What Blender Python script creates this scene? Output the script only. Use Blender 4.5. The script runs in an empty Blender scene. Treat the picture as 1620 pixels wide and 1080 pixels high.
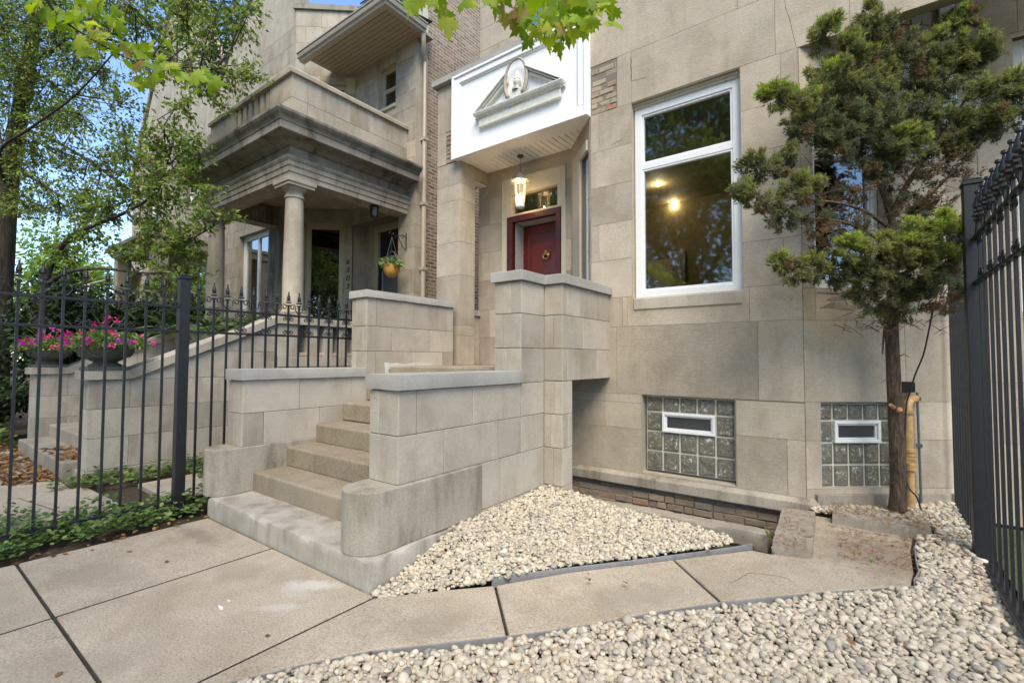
import bpy, bmesh, math, random
import numpy as np
from mathutils import Vector, Matrix
R = math.radians
random.seed(7)
rng = np.random.default_rng(11)
SC = bpy.context.scene
COL = SC.collection

# ------------------------------------------------------------------ camera
FPX = 752.4; YAW, PITCH, ROLL = R(36.565), R(2.133), R(0.191); CH = 1.5
_d = np.array([-math.sin(YAW) * math.cos(PITCH), math.cos(YAW) * math.cos(PITCH), math.sin(PITCH)])
_r0 = np.array([math.cos(YAW), math.sin(YAW), 0.0]); _u0 = np.cross(_r0, _d)
_r = _r0 * math.cos(ROLL) + _u0 * math.sin(ROLL); _u = -_r0 * math.sin(ROLL) + _u0 * math.cos(ROLL)
cam = bpy.data.objects.new('camera', bpy.data.cameras.new('camera')); COL.objects.link(cam)
cam.matrix_world = Matrix(((_r[0], _u[0], -_d[0], 0), (_r[1], _u[1], -_d[1], 0), (_r[2], _u[2], -_d[2], CH), (0, 0, 0, 1)))
cam.data.sensor_width = 36; cam.data.lens = 36 * FPX / 1620; cam.data.clip_start = 0.05; cam.data.clip_end = 600
SC.camera = cam
def at(u, v, **k):                      # survey: photograph pixel -> point on a known plane
    q = _d + (u - 810) / FPX * _r + (540 - v) / FPX * _u
    (a, val), = k.items()
    c = np.array([0, 0, CH])
    if a == 'D': return Vector(c + q * val)
    i = 'XYZ'.index(a)
    return Vector(c + q * (val - c[i]) / q[i])

# ------------------------------------------------------------------ light
SUN_EL, SUN_AZ = R(52), R(139)         # azimuth clockwise from +Y
w = bpy.data.worlds.new('World'); SC.world = w; w.use_nodes = True
nt = w.node_tree; bg = nt.nodes['Background']
sky = nt.nodes.new('ShaderNodeTexSky'); sky.sky_type = 'NISHITA'; sky.sun_disc = False
sky.sun_elevation = SUN_EL; sky.sun_rotation = SUN_AZ; sky.dust_density = 0.1; sky.ozone_density = 3.2; sky.air_density = 1.0
nt.links.new(sky.outputs[0], bg.inputs[0]); bg.inputs[1].default_value = 0.15
sl = bpy.data.lights.new('sun', 'SUN'); sl.energy = 2.4; sl.angle = R(36); sl.color = (1, 0.885, 0.70)
so = bpy.data.objects.new('sun', sl); COL.objects.link(so)
sv = Vector((math.sin(SUN_AZ) * math.cos(SUN_EL), math.cos(SUN_AZ) * math.cos(SUN_EL), math.sin(SUN_EL)))
so.rotation_euler = sv.to_track_quat('Z', 'Y').to_euler(); so.location = (4, -6, 12)
SC.view_settings.view_transform = 'Standard'; SC.view_settings.look = 'None'
SC.view_settings.exposure = 1.25; SC.view_settings.gamma = 1
SC.cycles.max_bounces = 7; SC.cycles.transparent_max_bounces = 12
SC.cycles.use_denoising = True

# ------------------------------------------------------------------ materials
def newmat(name):
    m = bpy.data.materials.new(name); m.use_nodes = True
    return m, m.node_tree.nodes, m.node_tree.links, m.node_tree.nodes['Principled BSDF']
def N(nodes, typ, **kw):
    n = nodes.new('ShaderNode' + typ)
    for k, v in kw.items(): setattr(n, k, v)
    return n
def noise(nodes, links, vec, scale, detail=4, rough=0.55, dist=0.0):
    n = N(nodes, 'TexNoise'); n.inputs['Scale'].default_value = scale; n.inputs['Detail'].default_value = detail
    n.inputs['Roughness'].default_value = rough; n.inputs['Distortion'].default_value = dist
    links.new(vec, n.inputs['Vector']); return n.outputs['Fac']
def ramp(nodes, links, fac, stops):
    n = N(nodes, 'ValToRGB'); el = n.color_ramp.elements
    while len(el) < len(stops): el.new(0.5)
    for e, (p, c) in zip(el, stops):
        e.position = p; e.color = (*c, 1) if len(c) == 3 else c
    links.new(fac, n.inputs[0]); return n.outputs[0]
def mixc(nodes, links, fac, a, b, mode='MIX'):
    n = N(nodes, 'MixRGB', blend_type=mode)
    for s, v in ((0, fac), (1, a), (2, b)):
        if hasattr(v, 'is_linked') or hasattr(v, 'links'): links.new(v, n.inputs[s])
        elif s == 0: n.inputs[0].default_value = v
        else: n.inputs[s].default_value = (*v, 1)
    return n.outputs[0]
def bump(nodes, links, bsdf, facs):
    prev = None
    for f, st, dist in facs:
        b = N(nodes, 'Bump'); b.inputs['Strength'].default_value = st; b.inputs['Distance'].default_value = dist
        links.new(f, b.inputs['Height'])
        if prev: links.new(prev, b.inputs['Normal'])
        prev = b.outputs[0]
    links.new(prev, bsdf.inputs['Normal'])
def g(x): return (x, x, x)

def stone(name, c, dark=0.72, grime=0.5, rough=0.88, grain=1.0, tool=0.0, mortar=(0.16, 0.14, 0.12), warm=(0.30, 0.22, 0.13)):
    """limestone / concrete: broad stains, vertical run marks, pits, fine grain; 'tone' gives each block its own shade"""
    m, nd, lk, b = newmat(name)
    tc0 = N(nd, 'TexCoord').outputs['Object']; a = N(nd, 'Attribute', attribute_name='tone')
    cbn = N(nd, 'CombineXYZ'); mu = N(nd, 'Math', operation='MULTIPLY'); lk.new(a.outputs['Fac'], mu.inputs[0]); mu.inputs[1].default_value = 41.0
    for k_ in range(3): lk.new(mu.outputs[0], cbn.inputs[k_])
    vad = N(nd, 'VectorMath', operation='ADD'); lk.new(tc0, vad.inputs[0]); lk.new(cbn.outputs[0], vad.inputs[1]); tc = vad.outputs[0]     # every block its own piece of stone
    mp = N(nd, 'Mapping'); mp.inputs['Scale'].default_value = (2.6, 2.6, 0.45); lk.new(tc, mp.inputs[0])
    big = noise(nd, lk, tc, 1.1, 6, 0.62, 0.1); mid = noise(nd, lk, tc, 5.5, 5, 0.6)
    run = noise(nd, lk, mp.outputs[0], 1.6, 6, 0.62, 0.0); fine = noise(nd, lk, tc, 95, 3, 0.7); grn = noise(nd, lk, tc, 260, 2, 0.7)
    c = np.array(c)
    col = ramp(nd, lk, big, [(0.3, tuple(c * (0.80 + 0.12 * (1 - grime)))), (0.5, tuple(c)), (0.72, tuple(np.minimum(c * 1.14, 0.9)))])
    col = mixc(nd, lk, ramp(nd, lk, mid, [(0.42, g(0.0)), (0.75, g(0.35))]), col, tuple(c * np.array([0.86, 0.80, 0.72])))
    col = mixc(nd, lk, ramp(nd, lk, run, [(0.49, g(0)), (0.66, g(grime * 0.85))]), col, tuple(c * dark * np.array([0.9, 0.82, 0.72])))
    col = mixc(nd, lk, ramp(nd, lk, run, [(0.34, g(grime * 0.5)), (0.44, g(0))]), col, tuple(np.minimum(c * 1.2, 0.95)))
    pat = noise(nd, lk, tc, 1.9, 6, 0.66, 0.15)
    col = mixc(nd, lk, ramp(nd, lk, pat, [(0.50, g(0)), (0.62, g(0.45))]), col, tuple(np.minimum(c * 1.20, 0.9)))
    col = mixc(nd, lk, ramp(nd, lk, pat, [(0.34, g(0.5)), (0.47, g(0))]), col, tuple(c * np.array([0.72, 0.68, 0.61])))
    pit = N(nd, 'TexVoronoi'); pit.inputs['Scale'].default_value = 34; lk.new(tc, pit.inputs['Vector'])
    pm = ramp(nd, lk, pit.outputs['Distance'], [(0.07, g(1)), (0.16, g(0))]); pn_ = ramp(nd, lk, noise(nd, lk, tc, 7, 3), [(0.5, g(0)), (0.62, g(1))])
    pf_ = N(nd, 'Math', operation='MULTIPLY'); lk.new(pm, pf_.inputs[0]); lk.new(pn_, pf_.inputs[1]); pf2 = N(nd, 'Math', operation='MULTIPLY'); lk.new(pf_.outputs[0], pf2.inputs[0]); pf2.inputs[1].default_value = 0.6
    col = mixc(nd, lk, pf2.outputs[0], col, tuple(c * 0.42))
    col = mixc(nd, lk, 0.45 * grain, col, ramp(nd, lk, fine, [(0.3, g(0.55)), (0.5, g(1.0)), (0.7, g(1.25))]), 'MULTIPLY')
    col = mixc(nd, lk, 1.0, col, ramp(nd, lk, a.outputs['Fac'], [(0.0, g(0.74)), (0.5, g(1.0)), (1.0, g(1.18))]), 'MULTIPLY')
    lt = N(nd, 'Math', operation='LESS_THAN'); lk.new(a.outputs['Fac'], lt.inputs[0]); lt.inputs[1].default_value = -0.5
    col = mixc(nd, lk, lt.outputs[0], col, mortar)
    lk.new(col, b.inputs['Base Color']); b.inputs['Roughness'].default_value = rough; b.inputs['Specular IOR Level'].default_value = 0.25
    bl = [(fine, 0.28 * grain, 0.004), (grn, 0.2 * grain, 0.002), (mid, 0.25, 0.01)]
    if tool:
        mp2 = N(nd, 'Mapping'); mp2.inputs['Scale'].default_value = (9, 9, 70); lk.new(tc, mp2.inputs[0])
        bl.append((noise(nd, lk, mp2.outputs[0], 1.0, 4, 0.7, 0.8), tool, 0.014))
    bump(nd, lk, b, bl)
    return m
def plain(name, c, rough=0.5, metal=0.0, var=0.12, scale=12, bmp=0.0, coat=0.0):
    m, nd, lk, b = newmat(name)
    tc = N(nd, 'TexCoord').outputs['Object']; n1 = noise(nd, lk, tc, scale, 5, 0.65)
    c = np.array(c)
    lk.new(ramp(nd, lk, n1, [(0.3, tuple(c * (1 - var))), (0.7, tuple(np.minimum(c * (1 + var), 1)))]), b.inputs['Base Color'])
    b.inputs['Roughness'].default_value = rough; b.inputs['Metallic'].default_value = metal; b.inputs['Coat Weight'].default_value = coat
    if bmp: bump(nd, lk, b, [(noise(nd, lk, tc, scale * 5, 3), bmp, 0.004)])
    return m
def leafmat(name, stops, trans=0.35, rough=0.55):
    m, nd, lk, b = newmat(name)
    a = N(nd, 'Attribute', attribute_name='tone')
    c = ramp(nd, lk, a.outputs['Fac'], stops); lk.new(c, b.inputs['Base Color'])
    b.inputs['Roughness'].default_value = rough; b.inputs['Specular IOR Level'].default_value = 0.3
    t = N(nd, 'BsdfTranslucent'); hs = N(nd, 'HueSaturation'); hs.inputs['Value'].default_value = 1.5; hs.inputs['Saturation'].default_value = 1.1
    lk.new(c, hs.inputs['Color']); lk.new(hs.outputs[0], t.inputs[0])
    mx = N(nd, 'MixShader'); mx.inputs[0].default_value = trans
    lk.new(b.outputs[0], mx.inputs[1]); lk.new(t.outputs[0], mx.inputs[2]); lk.new(mx.outputs[0], nd['Material Output'].inputs[0])
    return m
def glassmat(name, tint=(0.8, 0.85, 0.8), refl=0.16, rough=0.01, trans=1.0):
    m, nd, lk, b = newmat(name); nd.remove(b)
    t = N(nd, 'BsdfTransparent'); t.inputs[0].default_value = (*(np.array(tint) * trans), 1)
    gl = N(nd, 'BsdfGlossy'); gl.inputs['Roughness'].default_value = rough; gl.inputs[0].default_value = (0.95, 0.97, 1, 1)
    tc = N(nd, 'TexCoord').outputs['Object']; bb = N(nd, 'Bump'); bb.inputs['Strength'].default_value = 0.03; bb.inputs['Distance'].default_value = 0.05
    lk.new(noise(nd, lk, tc, 1.3, 2), bb.inputs['Height']); lk.new(bb.outputs[0], gl.inputs['Normal'])
    lw = N(nd, 'Fresnel'); lw.inputs[0].default_value = 1.5
    ma = N(nd, 'Math', operation='ADD'); lk.new(lw.outputs[0], ma.inputs[0]); ma.inputs[1].default_value = refl; ma.use_clamp = True
    mx = N(nd, 'MixShader'); lk.new(ma.outputs[0], mx.inputs[0]); lk.new(t.outputs[0], mx.inputs[1]); lk.new(gl.outputs[0], mx.inputs[2])
    lk.new(mx.outputs[0], nd['Material Output'].inputs[0]); return m
def brickmat(name, cols, mortar, scale=1.0, axis='YZ', bw=0.215, rh=0.075, msize=0.012):
    m, nd, lk, b = newmat(name)
    tc = N(nd, 'TexCoord').outputs['Object']; sp = N(nd, 'SeparateXYZ'); lk.new(tc, sp.inputs[0])
    cb = N(nd, 'CombineXYZ'); lk.new(sp.outputs[axis[0]], cb.inputs[0]); lk.new(sp.outputs[axis[1]], cb.inputs[1])
    wob = N(nd, 'TexNoise'); wob.inputs['Scale'].default_value = 9; lk.new(tc, wob.inputs['Vector'])
    va = N(nd, 'VectorMath', operation='SCALE'); lk.new(wob.outputs['Color'], va.inputs[0]); va.inputs['Scale'].default_value = 0.03
    vv = N(nd, 'VectorMath', operation='ADD'); lk.new(cb.outputs[0], vv.inputs[0]); lk.new(va.outputs[0], vv.inputs[1])
    br = N(nd, 'TexBrick'); lk.new(vv.outputs[0], br.inputs['Vector'])
    br.inputs['Scale'].default_value = scale; br.inputs['Brick Width'].default_value = bw; br.inputs['Row Height'].default_value = rh
    br.inputs['Mortar Size'].default_value = msize; br.inputs['Mortar Smooth'].default_value = 0.3; br.inputs['Bias'].default_value = 0
    br.inputs['Color1'].default_value = (0, 0, 0, 1); br.inputs['Color2'].default_value = (1, 1, 1, 1); br.inputs['Mortar'].default_value = (0.5, 0.5, 0.5, 1)
    k = len(cols); c = ramp(nd, lk, br.outputs['Color'], [((i + 0.5) / k, cc) for i, cc in enumerate(cols)])
    c = mixc(nd, lk, ramp(nd, lk, noise(nd, lk, tc, 22, 5), [(0.35, g(0.0)), (0.75, g(0.55))]), c, tuple(np.array(mortar) * 0.7))
    c = mixc(nd, lk, br.outputs['Fac'], c, mortar)
    big = noise(nd, lk, tc, 0.7, 5); c = mixc(nd, lk, ramp(nd, lk, big, [(0.45, g(0)), (0.75, g(0.5))]), c, mortar)
    lk.new(c, b.inputs['Base Color']); b.inputs['Roughness'].default_value = 0.92
    inv = N(nd, 'Math', operation='SUBTRACT'); inv.inputs[0].default_value = 1; lk.new(br.outputs['Fac'], inv.inputs[1])
    bump(nd, lk, b, [(inv.outputs[0], 0.9, 0.012), (noise(nd, lk, tc, 60, 4), 0.5, 0.006)])
    return m

def barkmat(name, hi, lo, sc):
    m, nd, lk, b = newmat(name); tc = N(nd, 'TexCoord').outputs['Object']
    mp = N(nd, 'Mapping'); mp.inputs['Scale'].default_value = (sc, sc, sc * 0.13); lk.new(tc, mp.inputs[0])
    n1 = noise(nd, lk, mp.outputs[0], 1.0, 5, 0.65, 1.0); n2 = noise(nd, lk, tc, sc * 2.2, 4)
    c = ramp(nd, lk, n1, [(0.36, lo), (0.5, tuple((np.array(hi) + lo) * .5)), (0.66, hi)]); c = mixc(nd, lk, 0.5, c, ramp(nd, lk, n2, [(0.3, g(0.6)), (0.7, g(1.2))]), 'MULTIPLY')
    lk.new(c, b.inputs['Base Color']); b.inputs['Roughness'].default_value = 0.95; bump(nd, lk, b, [(n1, 1.0, 0.03), (n2, 0.5, 0.006)]); return m
M = {}
M['facade'] = stone('facade_limestone', (0.415, 0.36, 0.285), grime=0.5, tool=0.3, mortar=(0.20, 0.17, 0.135))
M['block'] = stone('block_limestone', (0.39, 0.35, 0.292), grime=0.42, dark=0.66, grain=0.9, mortar=(0.10, 0.088, 0.075))
M['cap'] = stone('cap_stone', (0.355, 0.345, 0.315), grime=0.18, grain=0.8)
M['base'] = stone('weathered_base_stone', (0.335, 0.30, 0.246), grime=0.95, dark=0.5, grain=1.3)
M['slab'] = stone('step_slab_stone', (0.39, 0.358, 0.31), grime=0.85, dark=0.56)
M['nstone'] = stone('neighbor_limestone', (0.385, 0.34, 0.272), grime=0.65, dark=0.6, mortar=(0.17, 0.14, 0.11))
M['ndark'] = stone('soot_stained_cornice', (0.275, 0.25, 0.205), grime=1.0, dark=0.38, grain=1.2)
M['nwall'] = stone('neighbor_stair_stone', (0.37, 0.335, 0.28), grime=0.7, dark=0.66, mortar=(0.33, 0.29, 0.24))
M['concrete'] = stone('old_concrete', (0.31, 0.275, 0.222), grime=0.6, dark=0.7, grain=1.5)
M['frame'] = plain('white_vinyl', (0.74, 0.75, 0.75), 0.35, var=0.03)
M['white'] = plain('white_painted_board', (0.86, 0.855, 0.84), 0.42, var=0.035, scale=5)
M['orn'] = plain('worn_cream_paint', (0.66, 0.65, 0.585), 0.6, var=0.18, scale=22, bmp=0.3)
M['cream'] = plain('cream_paint', (0.50, 0.455, 0.36), 0.5, var=0.06)
M['ncream'] = plain('tan_trim_paint', (0.42, 0.36, 0.25), 0.5, var=0.08)
M['soffit'] = plain('tan_soffit', (0.36, 0.295, 0.21), 0.5, var=0.05)
M['gutter'] = plain('tan_gutter', (0.42, 0.36, 0.275), 0.38, var=0.06)
M['iron'] = plain('black_iron', (0.008, 0.008, 0.011), 0.45, 0.0, var=0.35, scale=30, bmp=0.25)
M['iron'].node_tree.nodes['Principled BSDF'].inputs['Specular IOR Level'].default_value = 0.55
M['doorred'] = plain('red_door_paint', (0.13, 0.010, 0.003), 0.25, var=0.35, scale=2, coat=0.15)
M['framered'] = plain('dark_red_frame', (0.06, 0.007, 0.004), 0.35, var=0.2, coat=0.05)
M['brass'] = plain('brass', (0.55, 0.38, 0.12), 0.3, 1.0)
M['greydoor'] = plain('grey_reveal', (0.42, 0.40, 0.37), 0.5)
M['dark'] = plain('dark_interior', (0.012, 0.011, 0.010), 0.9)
M['room'] = plain('olive_room_wall', (0.20, 0.155, 0.075), 0.8, var=0.1)
M['roomfloor'] = plain('oak_floor', (0.26, 0.13, 0.035), 0.4, var=0.15)
M['bark'] = barkmat('bark', (0.085, 0.068, 0.052), (0.022, 0.017, 0.014), 22)
M['jbark'] = barkmat('juniper_bark', (0.20, 0.135, 0.085), (0.045, 0.030, 0.020), 60)
M['tile'] = plain('dark_roof_tile', (0.045, 0.042, 0.045), 0.6, var=0.3, scale=20, bmp=0.5)
M['urn'] = plain('grey_green_urn', (0.085, 0.088, 0.075), 0.6, var=0.3, scale=14, bmp=0.3)
M['basket'] = plain('ochre_pot', (0.50, 0.27, 0.06), 0.5, var=0.4, scale=9)
M['pipe'] = plain('yellow_pipe', (0.46, 0.285, 0.12), 0.5, var=0.3, scale=25, bmp=0.3)
M['edging'] = plain('grey_steel_edging', (0.215, 0.208, 0.205), 0.65, 0.0, var=0.2)
M['soil'] = stone('soil', (0.075, 0.056, 0.038), grime=0.6, grain=2.2, rough=1.0)
M['agg'] = stone('aggregate_tread', (0.30, 0.252, 0.185), grime=0.5, dark=0.66, grain=2.4)
M['brickside'] = brickmat('common_brick_side', [(0.12, 0.068, 0.045), (0.24, 0.145, 0.09), (0.055, 0.036, 0.027), (0.34, 0.235, 0.155), (0.19, 0.11, 0.07)], (0.43, 0.355, 0.265), axis='YZ')
M['brickpatch'] = brickmat('bare_brick_patch', [(0.34, 0.27, 0.17), (0.36, 0.30, 0.21), (0.38, 0.33, 0.23), (0.22, 0.17, 0.13), (0.40, 0.14, 0.07), (0.33, 0.26, 0.18)], (0.26, 0.22, 0.17), axis='XZ', bw=0.20, rh=0.075, msize=0.013)
M['brickbase'] = brickmat('foundation_brick', [(0.42, 0.33, 0.24), (0.55, 0.24, 0.14), (0.58, 0.46, 0.28), (0.34, 0.26, 0.19), (0.50, 0.40, 0.28)], (0.44, 0.38, 0.31), axis='XZ', bw=0.21, rh=0.085, msize=0.016)
M['glass'] = glassmat('window_glass', refl=0.15, rough=0.035)
M['ndglass'] = glassmat('neighbor_glass', refl=0.12, tint=(0.7, 0.78, 0.72))
M['brglass'] = glassmat('bright_glass', refl=0.35, tint=(0.6, 0.65, 0.65))
M['joint'] = plain('joint_dirt', (0.035, 0.028, 0.022), 1.0, var=0.5, scale=30)

def wash_fac(nd, lk, v, amt):
    m_ = N(nd, 'MapRange'); lk.new(v, m_.inputs['Value']); m_.inputs['From Min'].default_value = 1.25; m_.inputs['From Max'].default_value = 1.75; m_.inputs['To Min'].default_value = amt; m_.inputs['To Max'].default_value = 0; return m_.outputs[0]
WASH = [(*at(490, 925, Z=0)[:2], .26, .10, .55, (.56, .52, .46), .75), (*at(440, 960, Z=0)[:2], .22, .06, .75, (.52, .48, .42), .6), (*at(470, 935, Z=0)[:2], .16, .12, 0, (.50, .46, .40), .5),
        (-4.3, 1.0, .5, .25, .3, (.24, .20, .155), .45), (-3.1, .6, .6, .3, 1.0, (.25, .21, .165), .4), (-1.2, 2.9, .5, .2, .8, (.25, .21, .165), .45), (.0, 4.5, .6, .5, 0, (.20, .155, .11), .6), (-3.6, 1.6, .3, .2, 0, (.26, .22, .17), .4), (-4.6, 1.7, .5, .12, 0, (.20, .165, .12), .55), (-2.0, 1.9, .4, .15, .9, (.27, .23, .18), .4)]
def side_walk_material():
    m = stone('sidewalk_concrete', (0.405, 0.346, 0.266), grime=0.3, dark=0.78, grain=2.4, rough=0.93)
    nd, lk = m.node_tree.nodes, m.node_tree.links; b = nd['Principled BSDF']; src = b.inputs['Base Color'].links[0].from_socket
    tc = N(nd, 'TexCoord').outputs['Object']; wob = noise(nd, lk, tc, 9, 5, 0.7)      # dried mortar wash in front of the steps, dirt blotches
    for (cx, cy, rx, ry, ang, colr, amt) in WASH:
        mp = N(nd, 'Mapping', vector_type='TEXTURE'); mp.inputs['Location'].default_value = (cx, cy, 0); mp.inputs['Rotation'].default_value = (0, 0, ang); mp.inputs['Scale'].default_value = (rx, ry, 1)
        lk.new(tc, mp.inputs[0]); ln = N(nd, 'VectorMath', operation='LENGTH'); lk.new(mp.outputs[0], ln.inputs[0])
        ad = N(nd, 'Math', operation='MULTIPLY_ADD'); lk.new(wob, ad.inputs[0]); ad.inputs[1].default_value = 1.7; lk.new(ln.outputs['Value'], ad.inputs[2])
        src = mixc(nd, lk, wash_fac(nd, lk, ad.outputs[0], amt), src, colr)
    lk.new(src, b.inputs['Base Color'])
    return m
M['walk'] = side_walk_material()
def emis(name, c, s):
    m, nd, lk, b = newmat(name); b.inputs['Base Color'].default_value = (*c, 1)
    b.inputs['Emission Color'].default_value = (*c, 1); b.inputs['Emission Strength'].default_value = s; return m
M['bulb'] = emis('warm_bulb', (1.0, 0.66, 0.30), 14)
M['spot'] = emis('warm_downlight', (1.0, 0.78, 0.5), 30)
def glassblock():
    m, nd, lk, b = newmat('glass_block')
    tc = N(nd, 'TexCoord').outputs['Object']
    n1 = noise(nd, lk, tc, 14, 5, 0.7, 1.5)
    lk.new(ramp(nd, lk, n1, [(0.35, (0.09, 0.088, 0.072)), (0.52, (0.17, 0.158, 0.125)), (0.60, (0.21, 0.20, 0.165)), (0.64, (0.60, 0.60, 0.55))]), b.inputs['Base Color'])  # mottled glass; the palest stop paints bright highlights into the block colour
    b.inputs['Roughness'].default_value = 0.12; b.inputs['Coat Weight'].default_value = 0.6
    bump(nd, lk, b, [(noise(nd, lk, tc, 26, 3, 0.5, 1.0), 0.55, 0.02)])
    return m
M['gblock'] = glassblock()
M['gedge'] = plain('glass_block_edge', (0.13, 0.14, 0.115), 0.15, var=0.4, scale=30, coat=0.5)
M['gmortar'] = plain('glass_block_mortar', (0.55, 0.52, 0.44), 0.8)

LEAF = {
 'tree': leafmat('tree_leaves', [(0, (0.040, 0.078, 0.020)), (0.45, (0.115, 0.180, 0.042)), (0.8, (0.27, 0.35, 0.06)), (0.94, (0.30, 0.29, 0.08)), (1, (0.30, 0.10, 0.04))], 0.4),
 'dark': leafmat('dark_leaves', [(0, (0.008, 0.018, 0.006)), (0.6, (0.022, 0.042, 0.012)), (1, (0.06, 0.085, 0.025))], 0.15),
 'bright': leafmat('bright_leaves', [(0, (0.06, 0.12, 0.015)), (0.5, (0.15, 0.24, 0.04)), (1, (0.34, 0.42, 0.10))], 0.45),
 'maple': leafmat('maple_leaves', [(0, (0.13, 0.22, 0.02)), (0.6, (0.27, 0.37, 0.035)), (0.93, (0.40, 0.44, 0.06)), (1, (0.32, 0.22, 0.08))], 0.5),
 'juniper': leafmat('juniper_needles', [(0, (0.24, 0.145, 0.075)), (0.14, (0.17, 0.12, 0.066)), (0.22, (0.105, 0.115, 0.070)), (0.42, (0.155, 0.170, 0.078)), (0.58, (0.225, 0.235, 0.078)), (0.78, (0.26, 0.30, 0.07)), (1, (0.40, 0.52, 0.07))], 0.3),
 'ivy': leafmat('ground_leaves', [(0, (0.045, 0.085, 0.018)), (0.5, (0.12, 0.19, 0.05)), (0.9, (0.23, 0.31, 0.095)), (1, (0.40, 0.36, 0.08))], 0.3),
 'pink': leafmat('pink_petals', [(0, (0.60, 0.015, 0.16)), (0.6, (0.82, 0.04, 0.30)), (0.8, (0.80, 0.18, 0.34)), (1, (0.50, 0.03, 0.55))], 0.3),
 'dead': leafmat('dead_leaves', [(0, (0.10, 0.045, 0.018)), (0.6, (0.24, 0.12, 0.05)), (1, (0.42, 0.22, 0.06))], 0.1),
 'basket': leafmat('basket_leaves', [(0, (0.06, 0.12, 0.05)), (0.5, (0.16, 0.26, 0.09)), (1, (0.36, 0.44, 0.18))], 0.3),
}
def pebmat():
    m, nd, lk, b = newmat('pebbles'); a = N(nd, 'Attribute', attribute_name='tone')
    c = ramp(nd, lk, a.outputs['Fac'], [(0, (0.18, 0.15, 0.11)), (0.05, (0.20, 0.195, 0.185)), (0.14, (0.31, 0.285, 0.245)), (0.32, (0.42, 0.365, 0.28)),
         (0.6, (0.52, 0.455, 0.345)), (0.9, (0.60, 0.545, 0.43)), (0.965, (0.48, 0.45, 0.41)), (0.985, (0.42, 0.29, 0.13)), (1, (0.30, 0.17, 0.08))])
    tc = N(nd, 'TexCoord').outputs['Object']; n1 = noise(nd, lk, tc, 45, 4)
    c = mixc(nd, lk, 0.5, c, ramp(nd, lk, n1, [(0.3, g(0.72)), (0.7, g(1.15))]), 'MULTIPLY')
    lk.new(c, b.inputs['Base Color']); b.inputs['Roughness'].default_value = 0.72; b.inputs['Specular IOR Level'].default_value = 0.3
    bump(nd, lk, b, [(noise(nd, lk, tc, 180, 3), 0.15, 0.002)]); return m
M['pebble'] = pebmat()

# ------------------------------------------------------------------ object helpers
ORG = {}                                   # world origin of every object
def tag(o, label=None, cat=None, group=None, kind=None):
    if label: o['label'] = label
    if cat: o['category'] = cat
    if group: o['group'] = group
    if kind: o['kind'] = kind
    return o
def thing(name, label, cat, loc=(0, 0, 0), group=None):
    o = bpy.data.objects.new(name, None); o.empty_display_size = 0.2; COL.objects.link(o); o.location = loc; ORG[o] = Vector(loc)
    return tag(o, label, cat, group)
def mesh_object(name, me, parent=None, origin=None):
    o = bpy.data.objects.new(name, me); COL.objects.link(o)
    if parent is not None:
        o.parent = parent; ORG[o] = ORG[parent].copy()
    else:
        ORG[o] = Vector(origin) if origin is not None else Vector((0, 0, 0)); o.location = ORG[o]
    return o
def settone(me, t):
    a = me.attributes.new('tone', 'FLOAT', 'FACE'); a.data.foreach_set('value', np.asarray(t, dtype=np.float32))

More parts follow.
